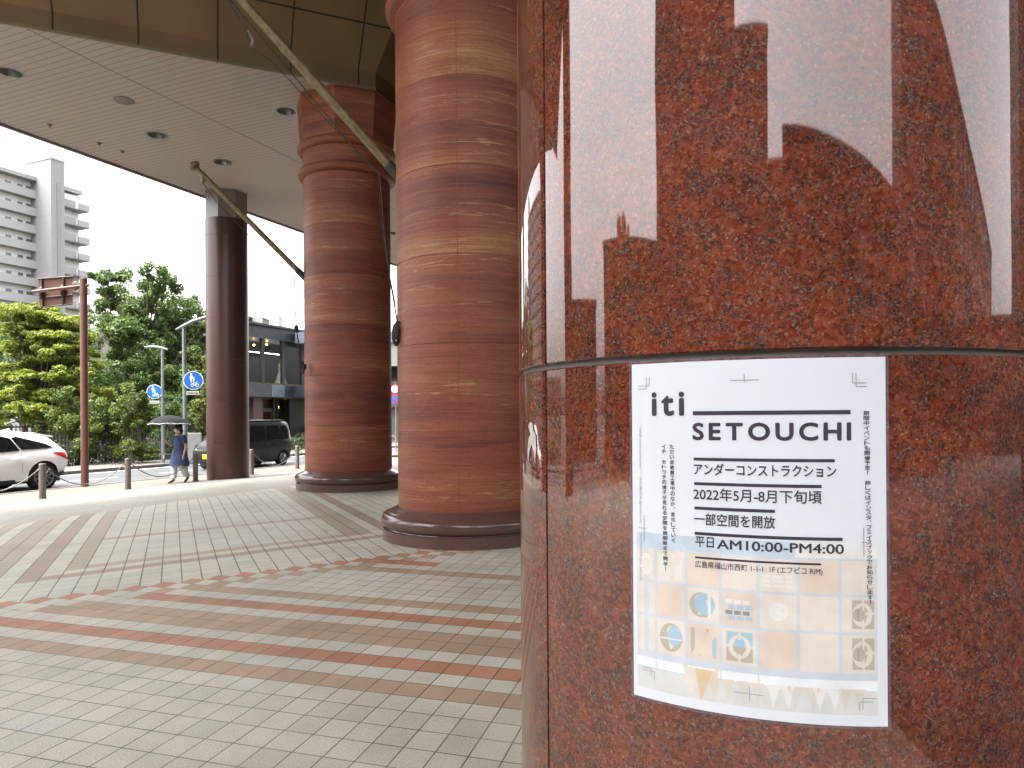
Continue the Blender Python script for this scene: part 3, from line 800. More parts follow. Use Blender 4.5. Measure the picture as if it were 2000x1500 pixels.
for l, r in [((1354, 802, 810), (1660, 802, 810)), ((1355, 892, 898), (1629, 898, 904)), ((1355.5, 940, 946), (1603, 948, 954)), ((1356, 988, 994), (1512, 996, 1002)), ((1356, 1036, 1042), (1643, 1052, 1058)), ((1356.5, 1084.6, 1088.6), (1601, 1101, 1105))]:
    u0, u1, v0, v1 = box_uv(l, r); grid(LET, u0, u1, v0, v1, .0021)
for txt, l, r, bold in [('iti', (1274, 766, 810), (1337.6, 765, 810), .03), ('SETOUCHI', (1353, 824, 857), (1661, 826, 860), .03), ('アンダーコンストラクション', (1355, 903, 927), (1631.5, 909, 932), .018),
                  ('2022年5月-8月下旬頃', (1354, 951, 977), (1603, 958, 983), .012), ('一部空間を開放', (1355, 1001, 1026), (1512.5, 1007, 1031), .014), ('広島県福山市西町 1-1-1  1F (エフピコ RiM)', (1356.5, 1093, 1111), (1603.5, 1109, 1123), .005)]:
    if txt in ('iti', 'SETOUCHI'):      # widely spaced letters, placed one by one
        u0, u1, v0, v1 = box_uv(l, r)
        gl = [glyph_mesh(ch, bold) for ch in txt]
        wd = [max(v.x for v in g[0]) - min(v.x for v in g[0]) for g in gl]
        H = max(max(v.y for v in g[0]) for g in gl); sc = (v1 - v0) / H
        if txt == 'SETOUCHI': wd = [wv * 1.1 for wv in wd]
        tot = sum(wd) * sc / GR; gap = ((u1 - u0) - tot) / (len(txt) - 1); u = u0
        for g, wv in zip(gl, wd):
            hv = max(v.y for v in g[0]); lo = min(v.y for v in g[0])
            put(LET, g[0], g[1], u, u + wv * sc / GR, v0 + lo * sc, v0 + hv * sc); u += wv * sc / GR + gap
    else:
        put(LET, *glyph_mesh(txt, bold), *box_uv(l, r))
u0, u1, v0, v1 = box_uv((1357, 1047, 1068), (1393, 1049, 1070)); put(LET, *glyph_mesh('平日', .012), u0, u1, v0, v1)
u0, u1, v0, v1 = box_uv((1399, 1052, 1071), (1645.5, 1063, 1082)); put(LET, *glyph_mesh('AM10:00-PM4:00', .018), u0, u1, v0, v1)
def vertical(b, txt, px, py0, py1, wpx, bold=.0):
    n = len(txt); step = (py1 - py0) / n
    for k, ch in enumerate(txt):
        if ch == ' ': continue
        xx = px[0] + (px[1] - px[0]) * k / n
        yc = py0 + step * (k + .5)
        if ch == '、': q = (xx + wpx * .2, xx + wpx * .5, yc - step * .45, yc - step * .1)
        elif ch == '！': q = (xx - wpx * .1, xx + wpx * .1, yc - step * .42, yc + step * .42)
        elif ch in 'ッェ': q = (xx - wpx * .3, xx + wpx * .42, yc - step * .4, yc + step * .25)
        else: q = (xx - wpx / 2, xx + wpx / 2, yc - step * .44, yc + step * .44)
        a, c = uvp(q[0], q[2]), uvp(q[1], q[3])
        put(b, *glyph_mesh(ch, bold), a[0], c[0], c[1], a[1])
vertical(LET, 'ただいま絶賛工事中のなか、変化していく', (1312.5, 1315), 867, 1060, 8.5, .012)
vertical(LET, 'イチ セトウチの様子が見れる空間を期間限定で開放！', (1297, 1299), 867, 1115, 8.5, .012)
vertical(LET, '期間中イベントも開催予定！ 詳しくはインスタ、フェイスブックでお知らせします！', (1690.5, 1696), 802, 1180, 11, .012)
for txt, y0, y1 in [('(WEB iti-setouchi.com)', 834, 913), ('(FACEBOOK @iti.setouchi)', 932, 1021), ('(INSTAGRAM @iti_setouchi)', 1041, 1135)]:
    a, c = uvp(1248, y0), uvp(1254, y1); put(THIN, *glyph_mesh(txt, 0), a[0], c[0], c[1], a[1], rot=True)
def line(b, p, q, th=.0005, dr=.0021):
    a, c = uvp(*p), uvp(*q)
    if abs(p[0] - q[0]) > abs(p[1] - q[1]): v = (a[1] + c[1]) / 2; grid(b, a[0], c[0], v - th, v + th, dr)
    else: u = (a[0] + c[0]) / 2; grid(b, u - th / GR, u + th / GR, c[1], a[1], dr, n=1)
for p, q in [((1264, 736), (1264, 760)), ((1270, 736), (1270, 754)), ((1248, 754), (1270, 754)), ((1248, 760), (1264, 760)), ((1426, 743), (1483, 742)), ((1454, 730), (1454, 747)),
             ((1664, 728), (1664, 748)), ((1671, 728), (1671, 755)), ((1664, 748), (1693, 748)), ((1671, 755), (1693, 755)), ((1258, 1006), (1258, 1056)), ((1247, 1031), (1262, 1031)),
             ((1684, 1030), (1684, 1086)), ((1680, 1059), (1690, 1059)), ((1253, 1302), (1270, 1304)), ((1270, 1304), (1270, 1320)), ((1253, 1308), (1276, 1310)), ((1276, 1310), (1276, 1326)),
             ((1460, 1340), (1460, 1368)), ((1430, 1350), (1488, 1358)), ((1680, 1362), (1706, 1364)), ((1680, 1364), (1680, 1384)), ((1673, 1369), (1700, 1371)), ((1673, 1371), (1673, 1386))]: line(THIN, p, q)
# printed picture: pale room with a grid of cut-out panels and stools
PIC = MB()
cA, cB, cC, cD = uvp(1241, 1035), uvp(1708, 1063), uvp(1710, 1400), uvp(1246, 1336)
IU0, IU1 = (cA[0] + cD[0]) / 2, (cB[0] + cC[0]) / 2; IV1, IV0 = (cA[1] + cB[1]) / 2, (cC[1] + cD[1]) / 2
def iu(x): return IU0 + (IU1 - IU0) * x
def iv(y): return IV1 + (IV0 - IV1) * y
pics = {}
def pm(name, col):
    if name not in pics:
        pics[name] = len(pics); pics.setdefault('_m', [])
    return name
PCOL = [('print_white', (.74, .76, .8)), ('print_blue_grey', (.47, .55, .66)), ('print_cream', (.68, .6, .53)), ('print_peach', (.66, .53, .44)), ('print_line', (.52, .56, .64)), ('print_blue', (.31, .47, .6)), ('print_tan', (.42, .36, .27)),
        ('print_floor', (.6, .58, .57)), ('print_orange', (.64, .46, .27)), ('print_stool', (.58, .54, .49)), ('print_dark', (.18, .2, .26)), ('print_pale', (.7, .68, .65))]
PCOL = [(n, tuple(v * .88 + .08 for v in c)) for n, c in PCOL]
PM = [mat(n, c, .4, var=.08, scale=30) for n, c in PCOL]
PI = {n: k for k, (n, c) in enumerate(PCOL)}
LAY = [.0]
def pr(name, x0, x1, y0, y1, lay):
    PIC.mi = PI['print_' + name]; grid(PIC, iu(x0), iu(x1), iv(y1), iv(y0), .0017 + lay * .00006)
def pell(name, cx, cy, rx, ry, lay, a0=0, a1=360):
    PIC.mi = PI['print_' + name]; n = 28
    vs = [cyl(iu(cx + rx * math.cos(R(a0 + (a1 - a0) * k / n))), iv(cy - ry * math.sin(R(a0 + (a1 - a0) * k / n))), .0017 + lay * .00006) for k in range(n + 1)]
    PIC.add(vs, [tuple(range(n + 1))])
def ppoly(name, pts, lay):
    PIC.mi = PI['print_' + name]; PIC.add([cyl(iu(x), iv(y), .0017 + lay * .00006) for x, y in pts], [tuple(range(len(pts)))])
pr('white', 0, 1, 0, 1, 0)
pr('blue_grey', 0, .72, 0, .09, 1); pr('pale', .68, 1, 0, .09, 2)
ppoly('pale', [(.17, 0), (.32, 0), (.38, .09), (.23, .09)], 2)
cx_ = [0, .093, .234, .381, .533, .69, .853, 1]; ry_ = [.095, .307, .526, .765]
kinds = [['cring', 'cz', 'peach', 'cream', 'peachl', 'peach', 'cdots'], ['cream', 'peach', 'bcirc', 'bbrick', 'ccirc', 'cream', 'gcirc'], ['cream', 'half', 'bz', 'bring', 'peach', 'cream', 'gring']]
pr('line', 0, 1, .088, .80, 1)
for r_ in range(3):
    for c_ in range(7):
        x0, x1, y0, y1 = cx_[c_] + .006, cx_[c_ + 1] - .006, ry_[r_] + .008, ry_[r_ + 1] - .008
        k = kinds[r_][c_]; mx_, my_ = (x0 + x1) / 2, (y0 + y1) / 2; dx, dy = x1 - x0, y1 - y0
        pr('peach' if k in ('peach', 'bbrick', 'bz') else 'cream', x0, x1, y0, y1, 3)
        if k == 'peachl':
            for q in range(3): pr('pale', x0 + dx * .1, x1 - dx * .1, y0 + dy * (.5 + .14 * q), y0 + dy * (.58 + .14 * q), 4)
        if k == 'cring': pell('pale', mx_, my_, dx * .36, dy * .36, 4); pell('cream', mx_, my_, dx * .22, dy * .22, 5)
        if k in ('cz', 'bz'):
            cc = 'pale' if k == 'cz' else 'tan'
            ppoly(cc, [(x0 + dx * .1, y0 + dy * .12), (x0 + dx * .7, y0 + dy * .12), (x0 + dx * .1, y0 + dy * .85)], 4)
            ppoly(cc if k == 'cz' else 'blue', [(x0 + dx * .9, y0 + dy * .3), (x0 + dx * .9, y0 + dy * .9), (x0 + dx * .3, y0 + dy * .9)], 4)
            if False: ppoly('blue', [(x0 + dx * .1, y0 + dy * .12), (x0 + dx * .7, y0 + dy * .12), (x0 + dx * .45, y0 + dy * .42), (x0 + dx * .1, y0 + dy * .3)], 5)
        if k == 'bcirc':
            pell('tan', mx_ - dx * .05, my_, dx * .4, dy * .38, 4); pell('blue', mx_ + dx * .04, my_ - dy * .03, dx * .33, dy * .33, 5); pr('pale', mx_ + dx * .15, mx_ + dx * .24, y0 + dy * .1, y1 - dy * .15, 6)
        if k == 'bbrick':
            for q in range(4):
                for z in range(3): pr(['pale', 'blue', 'dark', 'blue'][q], x0 + dx * (.1 + .25 * z + .08 * (q % 2)), x0 + dx * (.3 + .25 * z + .08 * (q % 2)), y0 + dy * (.24 + .16 * q), y0 + dy * (.36 + .16 * q), 4)
        if k == 'half':
            pell('tan', mx_, my_, dx * .4, dy * .4, 4); pell('blue', mx_ + dx * .12, my_ - dy * .06, dx * .25, dy * .28, 5); pr('pale', x0 + dx * .12, x1 - dx * .12, my_ + dy * .02, my_ + dy * .06, 6)
        if k == 'bring':
            for sx in (0, 1):
                for sy in (0, 1): pr('blue' if sy == 0 else 'tan', x0 + dx * (.12 + .42 * sx), x0 + dx * (.46 + .42 * sx), y0 + dy * (.1 + .42 * sy), y0 + dy * (.46 + .44 * sy), 4)
            pell('cream', mx_, my_, dx * .32, dy * .32, 5); pell('blue', mx_, my_, dx * .19, dy * .19, 6); pell('tan', mx_, my_, dx * .19, dy * .19, 7, 180, 360)
        if k == 'ccirc': pell('pale', mx_, my_, dx * .26, dy * .26, 4)
        if k in ('gcirc', 'gring'):
            for sx in (0, 1):
                for sy in (0, 1): pr('tan', x0 + dx * (.3 + .36 * sx), x0 + dx * (.6 + .36 * sx), y0 + dy * (.08 + .42 * sy), y0 + dy * (.42 + .48 * sy), 4)
            pell('cream', mx_ + dx * .1, my_, dx * .3, dy * .34, 5); pell('tan', mx_, my_, dx * .19, dy * .19, 6); pr('dark', mx_ - dx * .04, mx_ - dx * .01, my_ - dy * .16, my_ + dy * .16, 7)
pr('floor', 0, 1, .86, 1, 2); pr('white', 0, 1, .80, .86, 2); pr('line', 0, 1, .858, .866, 3)
for xk in (.093, .234, .381, .533): pr('line', xk - .003, xk + .003, .77, .87, 3)
for xk, wk, nm in [(.38, .06, 'stool'), (.5, .06, 'stool'), (.62, .06, 'pale'), (.71, .07, 'stool'), (.8, .06, 'pale'), (.9, .06, 'stool')]:
    pr('peach' if nm == 'stool' else 'pale', xk - wk * .9, xk + wk * .9, .85, .872, 5)
    ppoly(nm, [(xk - wk * .8, .872), (xk - wk * .1, .872), (xk - wk * .5, .99)], 5); ppoly(nm, [(xk + wk * .8, .872), (xk + wk * .1, .872), (xk + wk * .5, .99)], 5)
ppoly('peach', [(.22, .785), (.37, .785), (.375, .81), (.215, .81)], 6)
ppoly('cream', [(.22, .81), (.285, .81), (.255, .97), (.245, .97)], 6); ppoly('orange', [(.27, .81), (.345, .81), (.3, .99), (.295, .99)], 7); ppoly('peach', [(.33, .81), (.37, .81), (.36, .95)], 6)
PIC.build('printed_picture', PM, poster)
LET.build('lettering', [M['ink'], M['ink_thin']], poster)

# ------------------------------------------------------------------ flagpoles
PD = Vector((-.654, -.283, .699)).normalized()
def flagpole(foot, label, L, halyard):
    t = thing('flagpole', label, 'flagpole', foot, 'slanting brass flagpoles on the travertine columns')
    tip = foot + PD * L
    MB().path([foot + PD * .2, foot + PD * L * .5, tip], [.058, .056, .05], 20).build('pole', M['gold'], t, smooth=True)
    for q in (.32, .63):
        MB().path([foot + PD * L * q - PD * .02, foot + PD * L * q + PD * .02], .061, 20).build('collar', M['gold'], t, smooth=True)
    MB().path([foot - PD * .05, foot + PD * .2], .068, 20).build('socket', M['verdigris'], t, smooth=True)
    MB().path([tip, tip + PD * .05, tip + PD * .09, tip + PD * .16], [.06, .12, .12, .03], 20).build('finial', M['gold'], t, smooth=True)
    dn = Vector((0, 0, -1)); side = PD.cross(dn).normalized()
    MB().path([tip - PD * .14, tip - PD * .14 + dn * .16], .045, 12).build('pulley', M['gold_trim'], t, smooth=True)
    return t, tip
f1 = at(783, 345, 9.0); f2 = at(596, 541, 14.85)
fp1, tip1 = flagpole(f1, 'brass flagpole on the nearer travertine column, slanting up out of the picture', 3.05, None)
fp2, tip2 = flagpole(f2, 'brass flagpole on the farther travertine column, with a round finial at its end', 2.85, None)
def rope(name, pts, r, label, cat='rope'):
    return tag(MB().path(pts, r, 6).build(name, M['rope'], smooth=True), label, cat)
pul1 = at(745, 340, 8.75)
rope('halyard', [tip1 - PD * .14 + Vector((0, 0, -.14)), at(545, 108, 8.45), at(700, 295, 8.7), pul1], .008, 'pair of dark halyard lines below the nearer flagpole')
rope('halyard', [tip1 - PD * .14 + Vector((.03, 0, -.2)), at(490, 60, 8.3), at(488, 72, 8.3), at(497, 95, 8.3), at(536, 120, 8.4), at(640, 232, 8.65), pul1], .006, 'slack halyard with a metal snap hook under the nearer flagpole')
tag(MB().path([at(489, 58, 8.3), at(494, 68, 8.3), at(499, 78, 8.3), at(494, 92, 8.3), at(500, 88, 8.3), at(499, 76, 8.3)], .008, 8).build('snap_hook', M['galv'], smooth=True), 'small bright snap hook hanging on the halyard near the top of the photo', 'hook')
clt = at(779, 640, 8.62)
rope('halyard', [pul1, at(752, 440, 8.7), at(763, 540, 8.68), at(777, 628, 8.62)], .009, 'thick dark rope running down beside the nearer travertine column')
rope('halyard', [pul1 + Vector((-.02, 0, 0)), at(747, 430, 8.7), at(758, 510, 8.7), at(775, 600, 8.64)], .004, 'thin dark line beside the thick rope on the nearer travertine column')
t = thing('rope_coil', 'bundle of black rope wound on a cleat on the nearer travertine column', 'rope', clt)
b = MB()
for k in range(6):
    c = clt + Vector((random.uniform(-.02, .02), -.02, -.02)); w_ = .022 + .004 * k
    b.path([c + Vector(((-.02 + w_ * math.cos(a)), -.015 * math.sin(a * 2) + .004 * k, -.06 + (.1 + .008 * k) * math.sin(a))) for a in [2 * math.pi * q / 16 for q in range(17)]], .009, 6, cap=False)
b.ellipsoid(clt + Vector((-.01, -.02, -.03)), (.036, .03, .075), 12, 8); b.ellipsoid(clt + Vector((-.015, -.02, -.1)), (.028, .025, .05), 10, 8)
b.build('coil', M['rope'], t, smooth=True)
MB().path([clt + Vector((-.03, 0, .06)), clt + Vector((.03, 0, .06))], .02, 8).build('cleat', M['verdigris'], t)
# farther column
pul2 = at(577, 541, 14.6)
rope('halyard', [tip2 - PD * .14 + Vector((0, 0, -.16)), at(430, 400, 14.1), at(484, 455, 14.3), pul2], .006, 'thin halyard sagging below the farther flagpole')
rope('halyard', [pul2, at(578, 600, 14.6), at(580, 641, 14.5), at(590, 712, 14.5)], .011, 'dark rope hanging from the farther flagpole to the cleat on its column')
rope('halyard', [at(576, 640, 14.5), at(577, 665, 14.5), at(588, 708, 14.5)], .006, 'second thin rope beside the farther travertine column')
t = thing('rope_coil', 'bundle of dark rope on the farther travertine column', 'rope', at(592, 716, 14.45))
b = MB(); c0 = at(592, 716, 14.45)
for k in range(5):
    b.path([c0 + Vector((.03 * math.cos(a), .01 * k - .02, .1 * math.sin(a) - .01 * k)) for a in [2 * math.pi * q / 12 for q in range(13)]], .012, 6, cap=False)
b.build('coil', M['rope'], t, smooth=True)
MB().box(c0 + Vector((.03, .03, 0)), (.06, .05, .1)).build('cleat', M['rope'], t)
c0 = at(580, 641, 14.5)
tag(MB().ellipsoid(c0, (.05, .05, .07), 12, 8).build('pulley_block', M['rope'], smooth=True), 'dark pulley block on the rope left of the farther travertine column', 'pulley')

# ------------------------------------------------------------------ bollards and chains
bl = [(82, 975), (249, 957), (381, 940), (491, 927), (580, 915)]
s0, t0 = st(on_z(381, 940, ZW)); sp = 2.17
bl_lab = ['grey bollard in front of the white car', 'grey bollard right of the brown sign pole', 'grey bollard beside the walking woman', 'grey bollard just right of the slim brown column', 'grey bollard next to the farther travertine column']
pos = []; proto = None
for k, (px, py) in enumerate(bl):
    p = on_z(px, py, ZW); pos.append(p)
    if proto is None:
        proto = thing('bollard', bl_lab[0], 'bollard', p, 'chained bollards along the kerb')
        MB().lathe([(.07, 0), (.07, .72), (.066, .735), (.062, .74), (.062, .75), (.072, .752), (.072, .785), (.06, .8), (0, .803)], 28, p, cap=False).build('post', M['bollard'], proto, smooth=True)
        MB().lathe([(.085, .002), (.085, .02), (.07, .022)], 28, p, cap=False).build('foot_ring', M['bollard'], proto, smooth=True)
        MB().tube(p + AX * .095 + Vector((0, 0, .66)), p - AX * .095 + Vector((0, 0, .66)), .014, n=8).build('chain_eye', M['chain'], proto)
    else: copy_tree(proto, p, bl_lab[k])
allp = [pos[0] - (pos[1] - pos[0])] + pos + [pos[-1] + (pos[-1] - pos[-2])]
ch_lab = ['chain hanging across the front of the white car', 'chain crossing in front of the brown sign pole', 'chain hanging in front of the walking woman', 'chain partly hidden by the slim brown column', 'pale chain hanging in front of the dark boxy car', 'chain running behind the farther travertine column']
for k in range(len(allp) - 1):
    a, c = allp[k] + Vector((0, 0, .66)), allp[k + 1] + Vector((0, 0, .66)); d = (c - a).normalized()
    a = a + d * .1; c = c - d * .1
    sag = [.4, .42, .42, .42, .46, .42][k]
    pts = [a.lerp(c, q / 40) + Vector((0, 0, -sag * 4 * (q / 40) * (1 - q / 40))) for q in range(41)]
    b = MB()
    for q in range(40):
        b.path([pts[q], pts[q].lerp(pts[q + 1], .5), pts[q + 1]], [.008, .017, .008], 6)
    tag(b.build('chain', M['chain']), ch_lab[k], 'chain', 'chains between the bollards')

# ------------------------------------------------------------------ brown sign gantry
pb = on_z(165, 949.5, ZW); zt = EYE + (818 - 545) / FPX * 19
g = thing('road_sign', 'brown steel pole carrying a road sign seen from behind', 'sign', pb)
MB().lathe([(.093, ZW), (.093, zt), (.08, zt + .015), (0, zt + .02)], 28, (pb.x, pb.y, 0), cap=False).build('pole', M['sign_brown'], g, smooth=True)
Zs = pb.y
def gp(px, py, dz=0): return at(px, py, Zs + dz)
arm0, arm1 = gp(176, 557), gp(65, 570, -.2)
MB().tube(arm0, arm1, .045, n=16).build('arm', M['sign_brown'], g, smooth=True)
b = MB()
qs = [gp(77, 545, .12), gp(146, 540, .22), gp(143, 594, .22), gp(79, 601, .12)]
nrm = (qs[1] - qs[0]).cross(qs[2] - qs[1]).normalized()
if nrm.y < 0: nrm = -nrm
b.add(qs + [q + nrm * .02 for q in qs], [(0, 1, 2, 3), (4, 7, 6, 5), (0, 4, 5, 1), (1, 5, 6, 2), (2, 6, 7, 3), (3, 7, 4, 0)])
b.build('panel', M['sign_brown'], g)
def pq(u, v): return qs[0].lerp(qs[1], u).lerp(qs[3].lerp(qs[2], u), v)
for (u0, v0, u1, v1, r_) in [(0, 0, 1, 0, .022), (0, 1, 1, 1, .022), (0, .66, 1, .66, .022), (.1, 0, .1, 1, .03), (.72, 0, .72, 1, .03)]:
    MB().tube(pq(u0, v0) - nrm * .015, pq(u1, v1) - nrm * .015, r_, n=8).build('rib', M['sign_brown_dark'], g)
for u in (.1, .72):
    c = pq(u, .5) - nrm * .05; MB().ellipsoid(c, (.07, .09, .17), 12, 8).build('clamp', M['sign_brown_dark'], g, smooth=True)
MB().box(gp(152, 558), (.22, .05, .14)).build('bracket', M['sign_brown'], g, bevel=.01)
MB().ellipsoid(gp(149, 558, .05), (.1, .06, .13), 12, 8).build('flange', M['sign_brown_dark'], g, smooth=True)

# ------------------------------------------------------------------ lamps with blue signs
def lamp_post(base, top, label, sgn, plate, arm, srad, lab2):
    t = thing('street_lamp', label, 'lamp', base, 'lamp posts carrying round blue path signs')
    MB().path([base, Vector((base.x, base.y, (base.z + top.z) / 2)), top], [.07, .065, .05], 18).build('pole', M['galv'], t, smooth=True)
    MB().path(arm, [.03] + [.06] * (len(arm) - 2) + [.04], 12).build('lamp_head', M['galv'], t, smooth=True)
    s_ = thing('path_sign', lab2, 'sign', sgn, 'round blue shared path signs')
    nf = Vector((-sgn.x * .55, -sgn.y, 0)).normalized()
    u = Vector((0, 0, 1)).cross(nf).normalized(); up = Vector((0, 0, 1))
    MB().disc(sgn, nf, srad, 36, .012).build('rim', M['signwhite'], s_)
    MB().disc(sgn + nf * .004, nf, srad * .92, 36).build('face', M['blue'], s_)
    k = srad / .3; o = sgn + nf * .008
    def P(x, y): return o + u * x * k + up * y * k
    b = MB()
    def poly(pts): b.add([P(x, y) for x, y in pts], [tuple(range(len(pts)))])
    def blob(x, y, r_, n=12): poly([(x + r_ * math.cos(2 * math.pi * q / n), y + r_ * math.sin(2 * math.pi * q / n)) for q in range(n)])
    blob(-.06, .2, .03); poly([(-.1, .165), (-.02, .165), (-.015, .06), (-.035, .05), (-.04, -.05), (-.075, -.05), (-.085, .05), (-.105, .06)])
    blob(.01, .1, .02); poly([(-.012, .075), (.035, .075), (.035, 0), (.022, -.05), (0, -.05), (-.01, 0)])
    def seg(x0, y0, x1, y1, w_=.008):
        d = Vector((x1 - x0, y1 - y0)).normalized(); nx, ny = -d.y * w_, d.x * w_
        poly([(x0 + nx, y0 + ny), (x1 + nx, y1 + ny), (x1 - nx, y1 - ny), (x0 - nx, y0 - ny)])
    for cx in (-.02, .12):
        n = 18
        for q in range(n):
            a0, a1 = 2 * math.pi * q / n, 2 * math.pi * (q + 1) / n
            poly([(cx + .055 * math.cos(a0), -.15 + .055 * math.sin(a0)), (cx + .055 * math.cos(a1), -.15 + .055 * math.sin(a1)), (cx + .04 * math.cos(a1), -.15 + .04 * math.sin(a1)), (cx + .04 * math.cos(a0), -.15 + .04 * math.sin(a0))])
    for sg in [(-.02, -.15, .02, -.08), (.02, -.08, .1, -.08), (.1, -.08, .05, -.15), (.05, -.15, -.02, -.15), (.12, -.15, .09, -.05), (.09, -.05, .13, -.045), (.02, -.08, .01, -.055)]: seg(*sg)
    b.build('pictogram', M['signwhite'], s_)
    pl = plate
    MB().box(pl, (.36 * k, .012, .115 * k), math.atan2(u.y, u.x)).build('plate', M['plate_white'], s_)
    b = MB(); vs, fs = glyph_mesh('自転車歩行者道', .005)
    x0, x1 = min(v.x for v in vs), max(v.x for v in vs); y0, y1 = min(v.y for v in vs), max(v.y for v in vs)
    b.add([pl + nf * .009 + u * ((v.x - x0) / (x1 - x0) - .5) * .31 * k + up * ((v.y - y0) / (y1 - y0) - .5) * .06 * k + nf * v.z * .0004 for v in vs], fs)
    b.build('lettering', M['ink'], s_)
    for dz in (.18, -.2):
        c = sgn + Vector((0, 0, dz * k)) - nf * .05; q = Vector((base.x, base.y, c.z))
        MB().tube(c, q, .018, n=8).build('bracket', M['galv'], s_)
        MB().lathe([(.078, c.z - .02), (.078, c.z + .02)], 16, (base.x, base.y, 0)).build('band', M['galv'], s_)
    return t
B1 = Vector((*W(0, 0).to_2d(), 0)); Z1 = 28.7; b1 = at(318, 905, Z1); b1.z = ZW
lamp_post(b1, at(318, 682, Z1), 'grey green lamp post across the road with a short flat lamp head', at(302, 765, Z1 - .12), at(302, 785.5, Z1 - .12), [at(283, 678, Z1), at(300, 677.5, Z1), at(314, 679, Z1), at(328, 683, Z1)], .29, 'smaller round blue sign on the lamp post across the road')
Z2 = 22.1; b2 = at(361.5, 929, Z2); b2.z = ZW
lamp_post(b2, at(360, 640, Z2), 'grey lamp post behind the walking woman with a long curved arm', at(378, 743, Z2 - .12), at(376.5, 767.5, Z2 - .12), [at(345, 644, Z2), at(360, 637, Z2), at(378, 628, Z2 + .1), at(404, 620, Z2 + .2), at(430, 616, Z2 + .3)], .29, 'larger round blue sign on the lamp post behind the walking woman')
c = at(379.5, 878, 28.2)
cab = thing('utility_cabinet', 'pale grey street cabinet behind the walking woman', 'cabinet', (c.x, c.y, ZW))
MB().box((c.x, c.y, ZW + .62), (.5, .4, 1.16), ROT * .3).build('body', M['galv_pale'], cab, bevel=.01)
MB().box((c.x, c.y, ZW + .02), (.54, .44, .08), ROT * .3).build('plinth', M['kerb'], cab)

# ------------------------------------------------------------------ cars
def car(name, label, s_near, t_near, width, stations, mats, wheels, wr, sgn=-1):
    """stations along the length from tail (x=0) to nose; each (x, zb, zm, zbelt, zroof, hw_b, hw_m, hw_belt, hw_roof)"""
    org = W(s_near, t_near + width / 2, ZR)
    root = thing(name, label, 'car', org)
    def L(x, y, z): return org - AX * x + NX * y + Vector((0, 0, z))      # nose points down the street (-AX)
    b = MB(); rows = []
    for (x, zb, zm, zl, zr, hb, hm, hl, hr) in stations:
        half = [(hb * .9, zb), (hb, zb + .05), (hm, zm), (hm * .995, zm + (zl - zm) * .6), (hl, zl), (hl + (hr - hl) * .9, zl + (zr - zl) * .86), (hr * .86, zl + (zr - zl) * .98), (hr * .4, zr)]
        ring = [L(x, -y, z) for y, z in half] + [L(x, y, z) for y, z in reversed(half)]
        rows.append(ring)
    n = len(rows[0]); vs = [p for r_ in rows for p in r_]; fs = []
    for k in range(len(rows) - 1):
        for q in range(n): fs.append((k * n + q, k * n + (q + 1) % n, (k + 1) * n + (q + 1) % n, (k + 1) * n + q))
    fs += [tuple(range(n))[::-1], tuple((len(rows) - 1) * n + q for q in range(n))]
    b.add(vs, fs)
    body = b.build('body', mats['paint'], root, smooth=True)
    ctm = MB()
    for wx in wheels:
        for sd in (-1, 1):
            ctm.tube(L(wx, sd * (width / 2 - .3), wr), L(wx, sd * (width / 2 + .2), wr), wr * 1.14, n=32)
    cto = ctm.build('cutter_tmp', mats['arch'])
    bpy.context.view_layer.update()
    body.data.materials.append(mats['arch'])
    cut(body, cto)
    for wx in wheels:
        for sd in (-1, 1):
            c0, c1 = L(wx, sd * (width / 2 - .24), wr), L(wx, sd * (width / 2 - .02), wr); ax = (c1 - c0).normalized()
            wl_ = MB().path([c0, c0.lerp(c1, .08), c0.lerp(c1, .92), c1], [wr * .93, wr, wr, wr * .93], 36).build('wheel', M['tyre'], root, smooth=True)
            b = MB(); cc = c1 + ax * .004
            b.path([cc - ax * .03, cc], [wr * .70, wr * .70], 32)
            b.build('rim', M['black_plastic'], wl_)
            b = MB(); u = Vector((0, 0, 1)); v = ax.cross(u)
            for q in range(10):
                an = 2 * math.pi * q / 10; d = u * math.cos(an) + v * math.sin(an)
                b.tube(cc + d * .04 + ax * .004, cc + d * wr * .68 + ax * .004, .022, .016, 6)
            for q in range(32):
                a0, a1 = 2 * math.pi * q / 32, 2 * math.pi * (q + 1) / 32
                b.tube(cc + (u * math.cos(a0) + v * math.sin(a0)) * wr * .69, cc + (u * math.cos(a1) + v * math.sin(a1)) * wr * .69, .014, .014, 5, cap=False)
            b.path([cc, cc + ax * .02], [.05, .04], 12)
            b.build('spokes', M['alloy'], wl_)
    # dark floor pan so nothing shows through the wheel arches
    x0, x1 = stations[0][0] + .1, stations[-1][0] - .1
    b = MB(); hw = width / 2 - .32
    b.prism([L(x0, -hw, 0).to_2d(), L(x1, -hw, 0).to_2d(), L(x1, hw, 0).to_2d(), L(x0, hw, 0).to_2d()], ZR + wr * .55, ZR + wr * 2.1)
    b.build('underbody', M['black_plastic'], root)
    return root, L, stations
def interp(stations, x, k):
    for a, c in zip(stations, stations[1:]):
        if a[0] <= x <= c[0]:
            f = (x - a[0]) / (c[0] - a[0]); return a[k] + (c[k] - a[k]) * f
    return stations[-1][k]
def side_pt(L, stt, x, z, sd, off=.006):
    """point on the car's flank at length x and height z"""
    zb, zm, zl, zr, hb, hm, hl, hr = [interp(stt, x, k) for k in range(1, 9)]
    prof = [(hb, zb + .05), (hm, zm), (hm * .995, zm + (zl - zm) * .6), (hl, zl), (hl + (hr - hl) * .9, zl + (zr - zl) * .86), (hr * .86, zl + (zr - zl) * .98), (hr * .4, zr)]
    y = prof[-1][0]
    for (y0, z0), (y1, z1) in zip(prof, prof[1:]):
        if z0 <= z <= z1: y = y0 + (y1 - y0) * (z - z0) / max(1e-6, z1 - z0); break
    if z < prof[0][1]: y = prof[0][0]
    return L(x, sd * (y + off), z)
